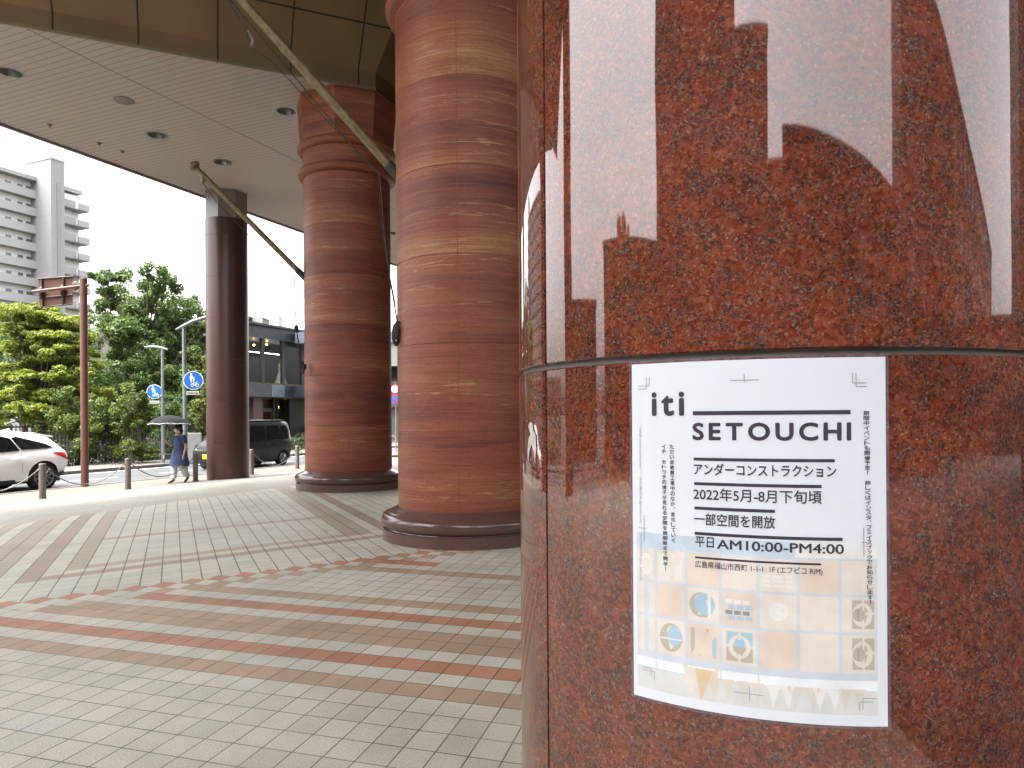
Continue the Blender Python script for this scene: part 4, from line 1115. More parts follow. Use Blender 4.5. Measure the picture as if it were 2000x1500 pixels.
def side_poly(name, L, stt, pts, sd, m, root, off=.006, sub=4):
    """outline (x,z) laid on the flank, tessellated as a fan of strips"""
    xs = sorted(set(p[0] for p in pts)); 
    def zr_at(x):
        ys = []
        for (x0, z0), (x1, z1) in zip(pts, pts[1:] + pts[:1]):
            if min(x0, x1) - 1e-9 <= x <= max(x0, x1) + 1e-9:
                if abs(x1 - x0) < 1e-9: ys += [z0, z1]
                else: ys.append(z0 + (z1 - z0) * (x - x0) / (x1 - x0))
        return min(ys), max(ys)
    X = []
    for a, c in zip(xs, xs[1:]): X += [a + (c - a) * q / sub for q in range(sub)]
    X.append(xs[-1]); vs = []; fs = []; m_ = 9
    for x in X:
        lo, hi = zr_at(x)
        for q in range(m_): vs.append(side_pt(L, stt, x, lo + (hi - lo) * q / (m_ - 1), sd, off))
    for k in range(len(X) - 1):
        for q in range(m_ - 1): a = k * m_ + q; fs.append((a, a + 1, a + m_ + 1, a + m_))
    b = MB(); b.add(vs, fs); return b.build(name, m, root, smooth=True)

# white SUV: tail at x=0
SW = 1.9
sv = [(0.0, .55, .72, .98, 1.0, .62, .80, .70, .6), (.05, .45, .70, 1.06, 1.10, .74, .88, .80, .62), (.14, .40, .68, 1.09, 1.22, .84, .93, .85, .64), (.45, .3, .66, 1.12, 1.50, .90, .945, .875, .66), (.8, .26, .64, 1.12, 1.60, .93, .95, .88, .67),
      (1.3, .25, .62, 1.09, 1.67, .93, .95, .88, .68), (2.0, .24, .6, 1.06, 1.70, .93, .94, .88, .69), (2.8, .24, .6, 1.03, 1.66, .93, .94, .88, .68), (3.3, .24, .62, 1.02, 1.42, .93, .94, .88, .66), (3.75, .25, .64, 1.0, 1.06, .93, .95, .87, .66), (4.4, .27, .66, .92, .97, .9, .94, .84, .6), (4.75, .32, .64, .8, .85, .78, .84, .7, .5), (4.86, .4, .6, .7, .72, .6, .7, .6, .45)]
sv = [(r_[0], r_[1]) + tuple(z * .955 for z in r_[2:5]) + r_[5:] for r_ in sv]
swx = on_z(76, 957, ZR); s_w = st(swx)[0]
suv, Ls, _ = car('white_car', 'white sport utility car cropped by the left edge, with a red tail lamp', s_w + .70, 18.8, SW, sv, {'paint': M['white_paint'], 'arch': M['black_plastic']}, (.74, 3.6), .37)
for sd in (-1, 1):
    side_poly('side_window', Ls, sv, [(1.32, 1.079), (2.25, 1.050), (2.25, 1.490), (1.75, 1.480), (1.5, 1.404)], sd, M['carglass'], suv, .022, 8)
    side_poly('side_window', Ls, sv, [(2.35, 1.050), (3.3, 1.022), (2.95, 1.385), (2.35, 1.490)], sd, M['carglass'], suv, .022, 8)
    side_poly('quarter_glass', Ls, sv, [(.42, 1.127), (1.28, 1.098), (1.48, 1.413), (1.35, 1.452), (.62, 1.242)], sd, M['carglass'], suv, .022, 8)
    tl = side_poly('taillight', Ls, sv, [(.03, 0.821), (.08, 0.783), (.42, 0.955), (.5, 1.012), (.08, 0.984), (.03, 0.945)], sd, M['taillight'], suv, .012)
    side_poly('arch_trim', Ls, sv, [(.5, 0.239), (1.4, 0.239), (1.36, 0.477), (1.2, 0.668), (.95, 0.745), (.7, 0.668), (.54, 0.477)], sd, M['black_plastic'], suv, .004) if False else None
    side_poly('sill_trim', Ls, sv, [(1.45, 0.239), (3.25, 0.239), (3.2, 0.344), (1.5, 0.344)], sd, M['black_plastic'], suv)
    side_poly('bumper_trim', Ls, sv, [(.12, 0.382), (.5, 0.296), (.5, 0.401), (.14, 0.497)], sd, M['black_plastic'], suv, .008)
    hp = [side_pt(Ls, sv, x, .885 + .015 * math.sin((x - 1.25) / .35 * math.pi), sd, .035) for x in (1.25, 1.33, 1.45, 1.57)]
    MB().path(hp, [.01, .016, .016, .01], 8).build('door_handle', M['white_paint'], suv, smooth=True)
    MB().path([side_pt(Ls, sv, 1.30, z, sd, .002) for z in (.5, .7, .9, 1.1)], .004, 4).build('door_seam', M['black_plastic'], suv)
    MB().path([side_pt(Ls, sv, 2.3, z, sd, .002) for z in (.3, .5, .7, .9, 1.08)], .004, 4).build('door_seam', M['black_plastic'], suv)
b = MB(); b.add([Ls(.48, -.6, 1.50), Ls(.48, .6, 1.50), Ls(.16, .64, 1.2), Ls(.16, -.64, 1.2)], [(0, 1, 2, 3)])
b = MB(); b.add([Ls(.1, -.62, 1.14), Ls(.1, .62, 1.14), Ls(.36, .6, 1.40), Ls(.36, -.6, 1.40)], [(0, 1, 2, 3)]); b.build('rear_window', M['carglass'], suv)
b = MB(); b.add([Ls(.27, -.6, 1.40), Ls(.27, .6, 1.40), Ls(.85, .64, 1.50), Ls(.85, -.64, 1.50), Ls(.27, -.6, 1.43), Ls(.27, .6, 1.43), Ls(.85, .64, 1.545), Ls(.85, -.64, 1.545)], [(0, 3, 2, 1), (4, 5, 6, 7), (0, 1, 5, 4), (2, 3, 7, 6), (1, 2, 6, 5), (3, 0, 4, 7)])
b.build('spoiler', M['white_paint'], suv, bevel=.01)
b = MB(); b.add([Ls(1.0, -.02, 1.557), Ls(1.0, .02, 1.557), Ls(1.3, .03, 1.585), Ls(1.3, -.03, 1.585), Ls(1.05, 0, 1.662)], [(0, 1, 4), (1, 2, 4), (2, 3, 4), (3, 0, 4)]); b.build('antenna_fin', M['white_paint'], suv)
# dark boxy kei car
kw = 1.475
kv = [(0.0, .5, .7, .95, 1.0, .6, .66, .62, .5), (.04, .34, .62, .98, 1.66, .66, .725, .70, .56), (.12, .24, .6, 1.0, 1.74, .70, .735, .715, .6), (.6, .2, .6, .99, 1.78, .71, .737, .72, .62), (1.6, .2, .6, .97, 1.79, .71, .737, .72, .62), (2.35, .2, .6, .96, 1.76, .71, .737, .72, .61), (2.75, .2, .6, .97, 1.45, .71, .737, .72, .6), (3.0, .22, .6, .98, 1.08, .7, .735, .7, .58), (3.28, .26, .6, .9, .98, .66, .72, .66, .5), (3.39, .34, .55, .76, .82, .55, .64, .58, .4)]
kv = [(r_[0] * 1.1,) + r_[1:] for r_ in kv]
kwx = on_z(548, 908, ZR)
kei, Lk, _ = car('dark_car', 'black brown boxy small car partly hidden by the slim brown column', st(kwx)[0] + .5, 19.4, kw, kv, {'paint': M['black_paint'], 'arch': M['black_plastic']}, (.52, 3.1), .28)
for sd in (-1, 1):
    for x0, x1 in ((.2, .62), (.7, 1.38), (1.48, 2.3)):
        side_poly('side_window', Lk, kv, [(x0, 1.05), (x1, 1.04), (x1 - .02, 1.58), (x0 + .03, 1.58)], sd, M['carglass'], kei, .015, 8)
    side_poly('taillight', Lk, kv, [(.03, 1.02), (.13, 1.02), (.13, 1.45), (.05, 1.4)], sd, M['taillight'], kei, .01)
    side_poly('headlight', Lk, kv, [(3.3, .70), (3.64, .62), (3.64, .82), (3.32, .90)], sd, M['headlight'], kei, .01)
    for xh in (.78, 1.3): MB().path([side_pt(Lk, kv, xh + q * .06, .88, sd, .03) for q in range(4)], .012, 6).build('door_handle', M['black_plastic'], kei)
    for xs_ in (.66, 1.43): MB().path([side_pt(Lk, kv, xs_, z, sd, .002) for z in (.3, .5, .7, .9, 1.03)], .004, 4).build('door_seam', M['black_plastic'], kei)
    MB().ellipsoid(Lk(2.6, sd * .82, 1.05), (.07, .1, .07), 10, 8).build('wing_mirror', M['chrome'], kei, smooth=True)
b = MB(); b.add([Lk(2.68, -.56, 1.68), Lk(2.68, .56, 1.68), Lk(3.28, .6, 1.1), Lk(3.28, -.6, 1.1)], [(0, 1, 2, 3)]); b.build('windscreen', M['carglass'], kei)
b = MB(); b.prism([Lk(.3, -.58, 0).to_2d(), Lk(2.3, -.58, 0).to_2d(), Lk(2.3, .58, 0).to_2d(), Lk(.3, .58, 0).to_2d()], ZR + 1.785, ZR + 1.80); b.build('roof', M['galv'], kei, bevel=.006)
MB().box(Lk(3.75, 0, .5), (.02, .33, .165), ROT).build('number_plate', M['plate_yellow'], kei)
for sd in (-1, 1): MB().ellipsoid(Lk(3.63, sd * .5, .74), (.09, .12, .07), 12, 8).build('headlamp', M['headlight'], kei, smooth=True)
MB().box(Lk(3.74, 0, .72), (.03, 1.1, .06), ROT, ).build('grille_bar', M['chrome'], kei)

# ------------------------------------------------------------------ walking woman with umbrella
wp = on_z(350, 942, ZW)
face = Vector((-.42, -.9, 0)).normalized(); rt = Vector((-face.y, face.x, 0))        # rt: to her left hand side
rt = face.cross(Vector((0, 0, 1))) * -1
woman = thing('person', 'woman in a navy dress and white trousers walking under a dark umbrella', 'person', wp)
def Q(x, y, z): return wp + rt * x + face * y + Vector((0, 0, z))                    # x to image right
nodes = {}
def skin(name, joints, edges, m, parent, root, sub=2, local_off=None):
    off = base_of(parent); me = bpy.data.meshes.new(name); idx = {k: q for q, k in enumerate(joints)}
    me.from_pydata([tuple(j[0] - off) for j in joints.values()], [(idx[a], idx[c]) for a, c in edges], [])
    o = bpy.data.objects.new(name, me); COL.objects.link(o); o.parent = parent
    sk = o.modifiers.new('skin', 'SKIN'); sk.use_smooth_shade = True
    for k, j in joints.items():
        v = me.skin_vertices[0].data[idx[k]]; r_ = j[1]; v.radius = (r_, r_) if isinstance(r_, (int, float)) else r_
        v.use_root = (k == root)
    ss = o.modifiers.new('sub', 'SUBSURF'); ss.levels = sub; ss.render_levels = sub
    bake(o); o.data.materials.append(m); BASE[o.name] = Vector(off)
    for p in o.data.polygons: p.use_smooth = True
    return o
# camera-side leg (image left) leads, the other trails with the heel raised
J = {'pelvis': (Q(0, 0, .84), .125), 'waist': (Q(0, .01, 1.0), .105), 'chest': (Q(0, .015, 1.17), .12), 'upper': (Q(0, .01, 1.29), .1), 'neck': (Q(0, .02, 1.36), .05), 'head0': (Q(-.01, .03, 1.43), .062), 'head1': (Q(-.015, .035, 1.5), .088), 'head2': (Q(-.015, .03, 1.56), .07),
     'hipL': (Q(-.08, 0, .80), .09), 'kneeL': (Q(-.06, .12, .45), .06), 'ankL': (Q(-.04, .17, .08), .034), 'toeL': (Q(-.05, .3, .035), .03),
     'hipR': (Q(.08, 0, .80), .09), 'kneeR': (Q(.09, .02, .44), .06), 'ankR': (Q(.1, -.2, .14), .034), 'toeR': (Q(.1, -.1, .04), .03),
     'shL': (Q(-.16, .01, 1.28), .05), 'elL': (Q(-.2, .06, 1.03), .036), 'wrL': (Q(-.17, .24, 1.1), .025), 'haL': (Q(-.16, .3, 1.13), .026),
     'shR': (Q(.16, .01, 1.28), .05), 'elR': (Q(.23, -.02, 1.02), .036), 'wrR': (Q(.25, .06, .8), .025), 'haR': (Q(.25, .08, .73), .026)}
Ed = [('pelvis', 'waist'), ('waist', 'chest'), ('chest', 'upper'), ('upper', 'neck'), ('neck', 'head0'), ('head0', 'head1'), ('head1', 'head2'), ('pelvis', 'hipL'), ('hipL', 'kneeL'), ('kneeL', 'ankL'), ('ankL', 'toeL'), ('pelvis', 'hipR'), ('hipR', 'kneeR'), ('kneeR', 'ankR'), ('ankR', 'toeR'),
      ('upper', 'shL'), ('shL', 'elL'), ('elL', 'wrL'), ('wrL', 'haL'), ('upper', 'shR'), ('shR', 'elR'), ('elR', 'wrR'), ('wrR', 'haR')]
# fingers
for h, dirn, sp_ in (('haR', Vector((0, 0, -1)), rt * .0 + face * .016), ('haL', (face * .25 + Vector((0, 0, .6)) + rt * .3).normalized(), Vector((0, 0, .004)) + face * .012)):
    c = J[h][0]
    for k, ln in enumerate((.05, .058, .052, .042)):
        b0 = c + sp_ * (k - 1.5); J[f'{h}f{k}'] = (b0 + dirn * .04, .009); J[f'{h}g{k}'] = (b0 + dirn * (.04 + ln) + face * .012, .007)
        Ed += [(h, f'{h}f{k}'), (f'{h}f{k}', f'{h}g{k}')]
    J[h + 't'] = (c + face * .035 + dirn * .02, .009); J[h + 'u'] = (c + face * .045 + dirn * .055, .008); Ed += [(h, h + 't'), (h + 't', h + 'u')]
skin('body', J, Ed, M['skin'], woman, 'pelvis', 2)
# dress: rings down to the knee
b = MB(); n = 28; rings = [(1.335, .07, .06, 0, 0), (1.31, .15, .09, 0, .01), (1.25, .18, .115, 0, .012), (1.15, .165, .135, 0, .015), (1.02, .155, .13, 0, .01), (.9, .19, .165, .005, .01), (.75, .225, .2, .01, .02), (.6, .255, .235, .015, .02), (.47, .27, .25, .02, .02)]
vs = []; fs = []
for k, (z, rx, ry, cx, cy) in enumerate(rings):
    for q in range(n):
        a = 2 * math.pi * q / n; wv = 1 + (.05 * math.sin(a * 5 + k) * max(0, k - 4) / 4)
        vs.append(Q(cx + rx * wv * math.cos(a), cy + ry * wv * math.sin(a), z + .015 * math.sin(a * 3) * (k == 8)))
for k in range(len(rings) - 1):
    for q in range(n): fs.append((k * n + q, k * n + (q + 1) % n, (k + 1) * n + (q + 1) % n, (k + 1) * n + q))
b.add(vs, fs); b.build('dress', M['dress'], woman, smooth=True)
for sh, el in (('shL', 'elL'), ('shR', 'elR')):
    a, c = J[sh][0], J[el][0]; MB().path([a.lerp(c, -.15), a.lerp(c, .2), a.lerp(c, .75)], [.07, .075, .07], 14, cap=False).build('sleeve', M['dress'], woman, smooth=True)
for h, k, a in (('hipL', 'kneeL', 'ankL'), ('hipR', 'kneeR', 'ankR')):
    p, q, r_ = J[h][0], J[k][0], J[a][0]; MB().path([p, p.lerp(q, .6), q, q.lerp(r_, .6), q.lerp(r_, .88)], [.1, .09, .085, .08, .078], 16).build('trouser_leg', M['trousers'], woman, smooth=True)
for an, to in (('ankL', 'toeL'), ('ankR', 'toeR')):
    a, c = J[an][0], J[to][0]
    rotm = (c - a).to_track_quat('X', 'Z').to_matrix()
    MB().ellipsoid(a.lerp(c, .5) + Vector((0, 0, -.012)), (.125, .045, .036), 14, 8, rotm).build('shoe', M['shoe'], woman, smooth=True)
hc = J['head1'][0]
b = MB(); b.ellipsoid(hc + Vector((0, 0, .035)) - face * .022, (.108, .112, .11), 18, 12); b.ellipsoid(hc - face * .06 + Vector((0, 0, -.06)), (.1, .07, .1), 14, 10); b.build('hair', M['hair'], woman, smooth=True)
MB().ellipsoid(hc + face * .083 + Vector((0, 0, -.035)), (.055, .03, .052), 14, 10, Matrix(((rt.x, face.x, 0), (rt.y, face.y, 0), (0, 0, 1)))).build('face_mask', M['mask'], woman, smooth=True)
b = MB()
for sx in (-.032, .032): b.ellipsoid(hc + face * .084 + rt * sx + Vector((0, 0, .022)), (.012, .008, .007), 8, 6)
b.build('eyes', M['hair'], woman, smooth=True)
# umbrella
grip = J['haL'][0] + Vector((0, 0, .05)); ufw = (at(330, 825, wp.y + .1) - grip)
apex = at(331, 811, wp.y - .15); shaft_d = (apex - grip).normalized()
um = thing('umbrella', 'charcoal umbrella with a white rim held by the walking woman', 'umbrella', grip)
ax = (shaft_d + Vector((-.12, 0, 1.2))).normalized(); u = ax.cross(Vector((0, 1, 0))).normalized(); v = ax.cross(u)
MB().tube(grip - shaft_d * .18, apex, .006, n=8).build('shaft', M['chrome'], um)
MB().path([grip - shaft_d * .2, grip + shaft_d * .02], .013, 10).build('handle', M['black_plastic'], um)
rows = []; n = 48; vs = []; fs = []; prof = [(.0, 0), (.12, .012), (.26, .05), (.4, .115), (.5, .185), (.57, .26)]
for k, (r_, d_) in enumerate(prof):
    for q in range(n):
        a = 2 * math.pi * q / n; sc = 1 - .05 * abs(math.sin(a * 4)) * k / 5
        vs.append(apex - ax * (d_ - .02 * abs(math.sin(a * 4)) * k / 5) + (u * math.cos(a) + v * math.sin(a)) * r_ * sc)
for k in range(len(prof) - 1):
    for q in range(n): fs.append((k * n + q, k * n + (q + 1) % n, (k + 1) * n + (q + 1) % n, (k + 1) * n + q))
b = MB(); b.add(vs, fs); cp = b.build('canopy', M['umbrella'], um, smooth=True)
MB().path([vs[(len(prof) - 1) * n + q % n] for q in range(n + 1)], .007, 5, cap=False).build('rim', M['signwhite'], um)
MB().path([apex, apex + ax * .06], [.012, .005], 8).build('ferrule', M['black_plastic'], um)
b = MB()
for q in range(8):
    i0 = (len(prof) - 2) * n + q * 6; b.path([apex - ax * .03] + [vs[k * n + q * 6] - ax * .012 for k in range(1, len(prof))], .003, 4)
b.build('ribs', M['chrome'], um)
# handbag
hb = Q(-.24, .16, .72); bagt = thing('handbag', 'small dark handbag with a pale panel at the walking woman\'s side', 'bag', hb)
MB().box(hb, (.22, .09, .17), math.atan2(rt.y, rt.x) + .5).build('bag_body', M['bag'], bagt, bevel=.02)
MB().box(hb + face * .055 + rt * -.06, (.1, .01, .12), math.atan2(rt.y, rt.x) + .5).build('flap', M['mask'], bagt)
MB().path([hb + rt * .08 + Vector((0, 0, .08)), Q(-.16, .12, 1.0), Q(-.1, .12, 1.27), Q(.02, .04, 1.35)], .006, 6).build('strap', M['bag'], bagt)

# ------------------------------------------------------------------ vegetation
def leaves(b, c, rad, n, size, flat=1., shell=.55, rng=random):
    for _ in range(n):
        while True:
            d = Vector((rng.gauss(0, 1), rng.gauss(0, 1), rng.gauss(0, 1)))
            if d.length > .1: break
        d.normalize(); r_ = shell + (1 - shell) * rng.random() ** .5
        if rng.random() < .12: r_ *= 1.12
        p = c + Vector((d.x * rad[0], d.y * rad[1], d.z * rad[2])) * r_
        up = (d * .6 + Vector((rng.gauss(0, .5), rng.gauss(0, .5), rng.gauss(.25, .5)))).normalized()
        t = up.orthogonal().normalized(); t.rotate(Matrix.Rotation(rng.random() * 6.28, 3, up)); w_ = up.cross(t)
        s = size * rng.uniform(.6, 1.35)
        b.add([p - t * s, p - w_ * s * .42 + up * s * .1, p + t * s, p + w_ * s * .42 + up * s * .1], [(0, 1, 2, 3)])
def tree(name, label, cat, base, h, width, blobs, leaf, lsize, n, trunk_h, trunk_r, group=None, seed=1, extra=None):
    rng = random.Random(seed); t = thing(name, label, cat, base, group)
    tb = MB(); tops = []
    bend = Vector((rng.uniform(-.15, .15), rng.uniform(-.1, .1), 0))
    fork = base + Vector((0, 0, trunk_h)) + bend
    tb.path([base + Vector((0, 0, -.1)), base.lerp(fork, .5) + bend * .4, fork], [trunk_r * 1.2, trunk_r * .95, trunk_r * .8], 10)
    cr = MB(); tot = sum(bl_[3] ** 1 for bl_ in blobs)
    for (bx, by, bz, br, fl) in blobs:
        c = base + Vector((bx * width / 2, by * width / 2, bz * h)); rr = br * width / 2
        mid = fork.lerp(c, .55) + Vector((rng.uniform(-.1, .1), rng.uniform(-.1, .1), .1))
        tb.path([fork - Vector((0, 0, rng.uniform(0, trunk_h * .4))), mid, c], [trunk_r * .5, trunk_r * .28, trunk_r * .08], 6)
        sub = max(4, int(11 * br / .4))
        for q in range(sub):
            d = Vector((rng.gauss(0, 1), rng.gauss(0, 1), rng.gauss(0, .8))).normalized()
            k_ = rng.uniform(.45, 1.0); cc = c + Vector((d.x * rr * k_, d.y * rr * k_, d.z * rr * k_ * fl))
            r2 = rr * rng.uniform(.22, .48)
            leaves(cr, cc, (r2, r2, r2 * fl), int(n * br / tot / sub), lsize, shell=.35, rng=rng)
            tb.path([c, cc], [trunk_r * .09, .006], 5)
    tb.build('trunk', M['bark'], t, smooth=True); cr.build('crown', leaf, t)
    return t
def gpos(px, Z): p = at(px, 812, Z); p.z = -.45; return p
# yellow-green layered tree, flat pads
rng = random.Random(3); bl_ = []
for k in range(105):
    z = rng.uniform(.22, .95); rad_ = 1.0 - .55 * max(0, z - .6) / .4; a = rng.uniform(0, 6.28); r_ = rng.uniform(.15, 1.0) * rad_
    bl_.append((r_ * math.cos(a), r_ * math.sin(a), z, rng.uniform(.2, .36), .42))
tree('pine_tree', 'yellow green tree with layered flat foliage at the left edge', 'tree', gpos(88, 30), 7.1, 4.5, bl_, M['leaf_yellow'], .066, 125000, 2.0, .13, seed=4)
rng = random.Random(5); bl_ = []
for k in range(60):
    z = rng.uniform(.14, .97); rad_ = 1.0 if z < .62 else 1.0 - 1.25 * (z - .62); a = rng.uniform(0, 6.28); r_ = rng.uniform(.1, .95) * rad_
    bl_.append((r_ * math.cos(a), r_ * math.sin(a), z, rng.uniform(.2, .34), .85))
tree('broadleaf_tree', 'tall dark green tree between the brown sign pole and the slim column', 'tree', gpos(278, 36), 9.2, 6.9, bl_, M['leaf_dark'], .085, 80000, 2.2, .2, seed=8)
tree('broadleaf_tree', 'airy tree between the tall dark green tree and the slim column', 'tree', gpos(352, 39), 8.7, 5.0, [(math.cos(k * 2.4) * (.75 - .02 * k), math.sin(k * 2.4) * .6, .2 + .028 * k, .33, .85) for k in range(27)], M['leaf_dark'], .085, 38000, 2.4, .16, seed=77)
tree('conifer_tree', 'dark conifer tip at the far left edge behind the yellow tree', 'tree', gpos(-18, 40), 9.0, 3.4, [(0, 0, .3 + .07 * k, .75 - .06 * k, .7) for k in range(10)], M['leaf_dark'], .09, 9000, 3, .2, seed=11)
tree('broadleaf_tree', 'dark tree filling the gap behind the yellow tree and the sign pole', 'tree', gpos(185, 43), 6.6, 6.5, [(math.cos(k) * .7, math.sin(k) * .6, .2 + .08 * (k % 9), .4, .9) for k in range(22)], M['leaf_dark'], .12, 17000, 2.2, .18, seed=13)
tree('broadleaf_tree', 'dark tree behind the yellow green tree, under the tower', 'tree', gpos(52, 46), 8.2, 7.0, [(math.cos(k * 1.9) * .75, math.sin(k * 1.9) * .6, .22 + .032 * k, .36, .85) for k in range(22)], M['leaf_dark'], .1, 26000, 2.2, .18, seed=91)
tree('broadleaf_tree', 'tree just behind the slim column, in front of the piped wall', 'tree', gpos(405, 34), 5.6, 2.3, [(math.cos(k * 2) * .6, math.sin(k * 2) * .6, .3 + .055 * k, .4, .9) for k in range(12)], M['leaf_mid'], .09, 8000, 1.2, .1, seed=17)
def shrub(px, Z, h, wd, leaf, label, seed, n=13000, ls=.052, name='shrub'):
    rng = random.Random(seed); bl_ = []
    for k in range(24):
        a = rng.uniform(0, 6.28); z = rng.uniform(.08, .9); r_ = rng.uniform(.1, .75) * (1 if z < .6 else 1 - .9 * (z - .6)); bl_.append((r_ * math.cos(a), r_ * math.sin(a), z, rng.uniform(.28, .42), .75))
    return tree(name, label, 'shrub', gpos(px, Z), h, wd, bl_, leaf, ls, n, h * .2, .05, seed=seed)
shrub(262, 28.6, 3.6, 1.95, M['leaf_mid'], 'clipped yellow green shrub left of the lamp post across the road', 21)
shrub(150, 28.2, 3.6, 2.6, M['leaf_mid'], 'yellow green bush right behind the brown sign pole', 22, 18000)
shrub(392, 29.5, 3.0, 1.2, M['leaf_mid'], 'green shrub at the left side of the slim brown column', 23, 4500)
shrub(340, 31.5, 3.2, 2.0, M['leaf_dark'], 'dark shrub between the two lamp posts', 24, 5000)
shrub(205, 31, 3.0, 2.4, M['leaf_dark'], 'dark shrub in the shade between the two yellow green bushes', 25, 5000)
t = tree('conical_shrub', 'small cone shaped evergreen behind the white car', 'shrub', gpos(72, 27.6), 2.2, 1.15, [(0, 0, .2 + .08 * k, .85 - .09 * k, .8) for k in range(9)], M['leaf_dark'], .04, 4500, .4, .05, seed=31)
# low hedge
hd = thing('hedge', 'low dark hedge along the far pavement', 'hedge', W(14, T_HEDGE + .5, -.4)); b = MB(); rng = random.Random(9); tb = MB()
s_ = 4.
while s_ < 34:
    hh = rng.uniform(.35, .6); c = W(s_, T_HEDGE + .55 + rng.uniform(-.15, .5), -.3 + hh * .75)
    leaves(b, c, (.55, .55, hh), 330, .05, shell=.4, rng=rng); s_ += .36
    tb.path([W(s_, T_HEDGE + .6, -.5), c], [.02, .008], 4)
b.build('foliage', M['leaf_hedge'], hd); tb.build('stems', M['bark'], hd)
# fences behind
def fence(label, s0, s1, t0, z1, gap, wd, horizontals):
    f = thing('fence', label, 'fence', W((s0 + s1) / 2, t0, -.45)); b = MB(); s_ = s0
    while s_ < s1: b.box(W(s_, t0, (z1 - .45) / 2), (wd, .03, z1 + .45), ROT); s_ += gap
    b.build('pales', M['fence_black'], f)
    for z in horizontals: MB().box(W((s0 + s1) / 2, t0 + .03, z), (s1 - s0, .03, .06), ROT).build('rail', M['fence_black'], f)
    return f
fence('tall black slatted fence at the left edge behind the trees', 2, 15.6, 27.4, 3.0, .17, .1, (.2, 1.5, 2.8))
fence('low black iron railing in the shade behind the shrubs', 15.8, 32, 28.2, 1.3, .15, .03, (.1, 1.2))

# ------------------------------------------------------------------ buildings beyond
apt = thing('apartment_tower', 'pale grey high rise apartment block with open galleries and a tall stair tower', 'building', W(70, 116, 0))
H0 = EYE + 38.4; FLR = 2.8
MB().prism([W(30, 114.95).to_2d(), W(83, 114.95).to_2d(), W(83, 128).to_2d(), W(30, 128).to_2d()], -1, H0 - .5).build('wall', M['tower_recess'], apt)
b = MB(); b.prism([W(29.5, 113.4).to_2d(), W(75, 113.4).to_2d(), W(75, 128.5).to_2d(), W(29.5, 128.5).to_2d()], H0 - .5, H0 + .1); b.prism([W(76.8, 114.5).to_2d(), W(83.4, 114.5).to_2d(), W(83.4, 128.5).to_2d(), W(76.8, 128.5).to_2d()], H0 - .2, H0 + .5); b.build('roof', M['tower_white'], apt)
for k in range(1, 14):
    z = H0 - .5 - FLR * k
    b = MB(); b.box(W(52.5, 113.75, z + .65), (45, .2, 1.3), ROT); b.box(W(52.5, 115, z + .1), (45, 2.4, .2), ROT); b.build('gallery', M['tower_white'], apt)
    b = MB(); b.box(W(79.2, 113.6, z + .75), (4.4, .2, 1.2), ROT); b.box(W(79.2, 114.9, z + .15), (4.4, 2.6, .2), ROT); b.box(W(82.5, 113.0, z + .55), (2.0, .2, 1.1), ROT); b.box(W(82.5, 114.6, z + .05), (2.0, 3.2, .2), ROT); b.box(W(83.45, 114.6, z + .55), (.2, 3.2, 1.1), ROT); b.build('balcony', M['tower_white'], apt)
    for s_, w_ in ((69.4, .9), (71.4, .8), (73.2, .75), (74.5, .8)):
        MB().box(W(s_, 114.93, z + 1.55), (w_, .1, .95), ROT).build('window', M['window_grey'], apt)
    MB().box(W(79.5, 114.93, z + 1.5), (1.6, .1, 1.7), ROT).build('window', M['window_grey'], apt)
MB().prism([W(74.9, 110.1).to_2d(), W(77.1, 110.1).to_2d(), W(77.1, 116.2).to_2d(), W(74.9, 116.2).to_2d()], -1, EYE + 41).build('stair_tower', M['tower'], apt)
MB().prism([W(74.8, 110.0).to_2d(), W(77.2, 110.0).to_2d(), W(77.2, 116.3).to_2d(), W(74.8, 116.3).to_2d()], EYE + 41, EYE + 41.3).build('cap', M['tower_white'], apt)
MB().box(W(76.1, 110.06, 20), (.5, .1, 38), ROT).build('slit_window', M['galv'], apt)

# pale building with pipes behind the trees
pw = thing('pale_building', 'pale low building with vertical pipes behind the trees', 'building', W(40, 40, 0))
q0 = gpos(60, 47); q1 = gpos(440, 52)
dd = (q1 - q0).normalized(); nn = Vector((-dd.y, dd.x, 0))
MB().prism([q0.to_2d(), q1.to_2d(), (q1 + nn * 8).to_2d(), (q0 + nn * 8).to_2d()], -1, 7.6).build('wall', M['palewall'], pw)
for k in range(7):
    p = q1 - dd * (1.0 + .45 * k) - nn * .12; MB().tube((p.x, p.y, -.5), (p.x, p.y, 7.4), .06, n=8).build('pipe', M['galv'], pw)
for z in (1.8, 4.4, 7.62): MB().box((q0 + q1) / 2 - nn * .06 + Vector((0, 0, z + .45)), ((q1 - q0).length, .1, .12), math.atan2(dd.y, dd.x)).build('band', M['galv_pale'], pw)
for k in range(6):
    p = q0.lerp(q1, .1 + .15 * k) - nn * .05; MB().box(p + Vector((0, 0, 4.4)), (1.5, .1, 1.4), math.atan2(dd.y, dd.x)).build('window', M['window_dark'], pw)

# bridal shop with glass upper storey
TS = 34.2
def sp(px, py): # point of the shop front plane t = TS seen at a pixel
    r = ray(px, py); k = TS / r.dot(NX); return Vector((0, 0, EYE)) + r * k
shop = thing('bridal_shop', 'dark two storey shop with a glazed upper floor and a gown on show', 'building', W(40, TS, 0))
sL, sR = st(sp(455, 700))[0], st(sp(705, 700))[0]
def sq(px, py, dt):
    r = ray(px, py); k = (TS + dt) / r.dot(NX); return Vector((0, 0, EYE)) + r * k
def zz(py, px=540): return sp(px, py).z
zr1, zr0, zg1, zg0, zs0 = sp(486, 628).z, sp(486, 657).z, sp(486, 658).z, sp(540, 751).z, sp(540, 776).z
dep = 9
def shopbox(s0, s1, t0, t1, z0, z1): return MB().prism([W(s0, t0).to_2d(), W(s1, t0).to_2d(), W(s1, t1).to_2d(), W(s0, t1).to_2d()], z0, z1)
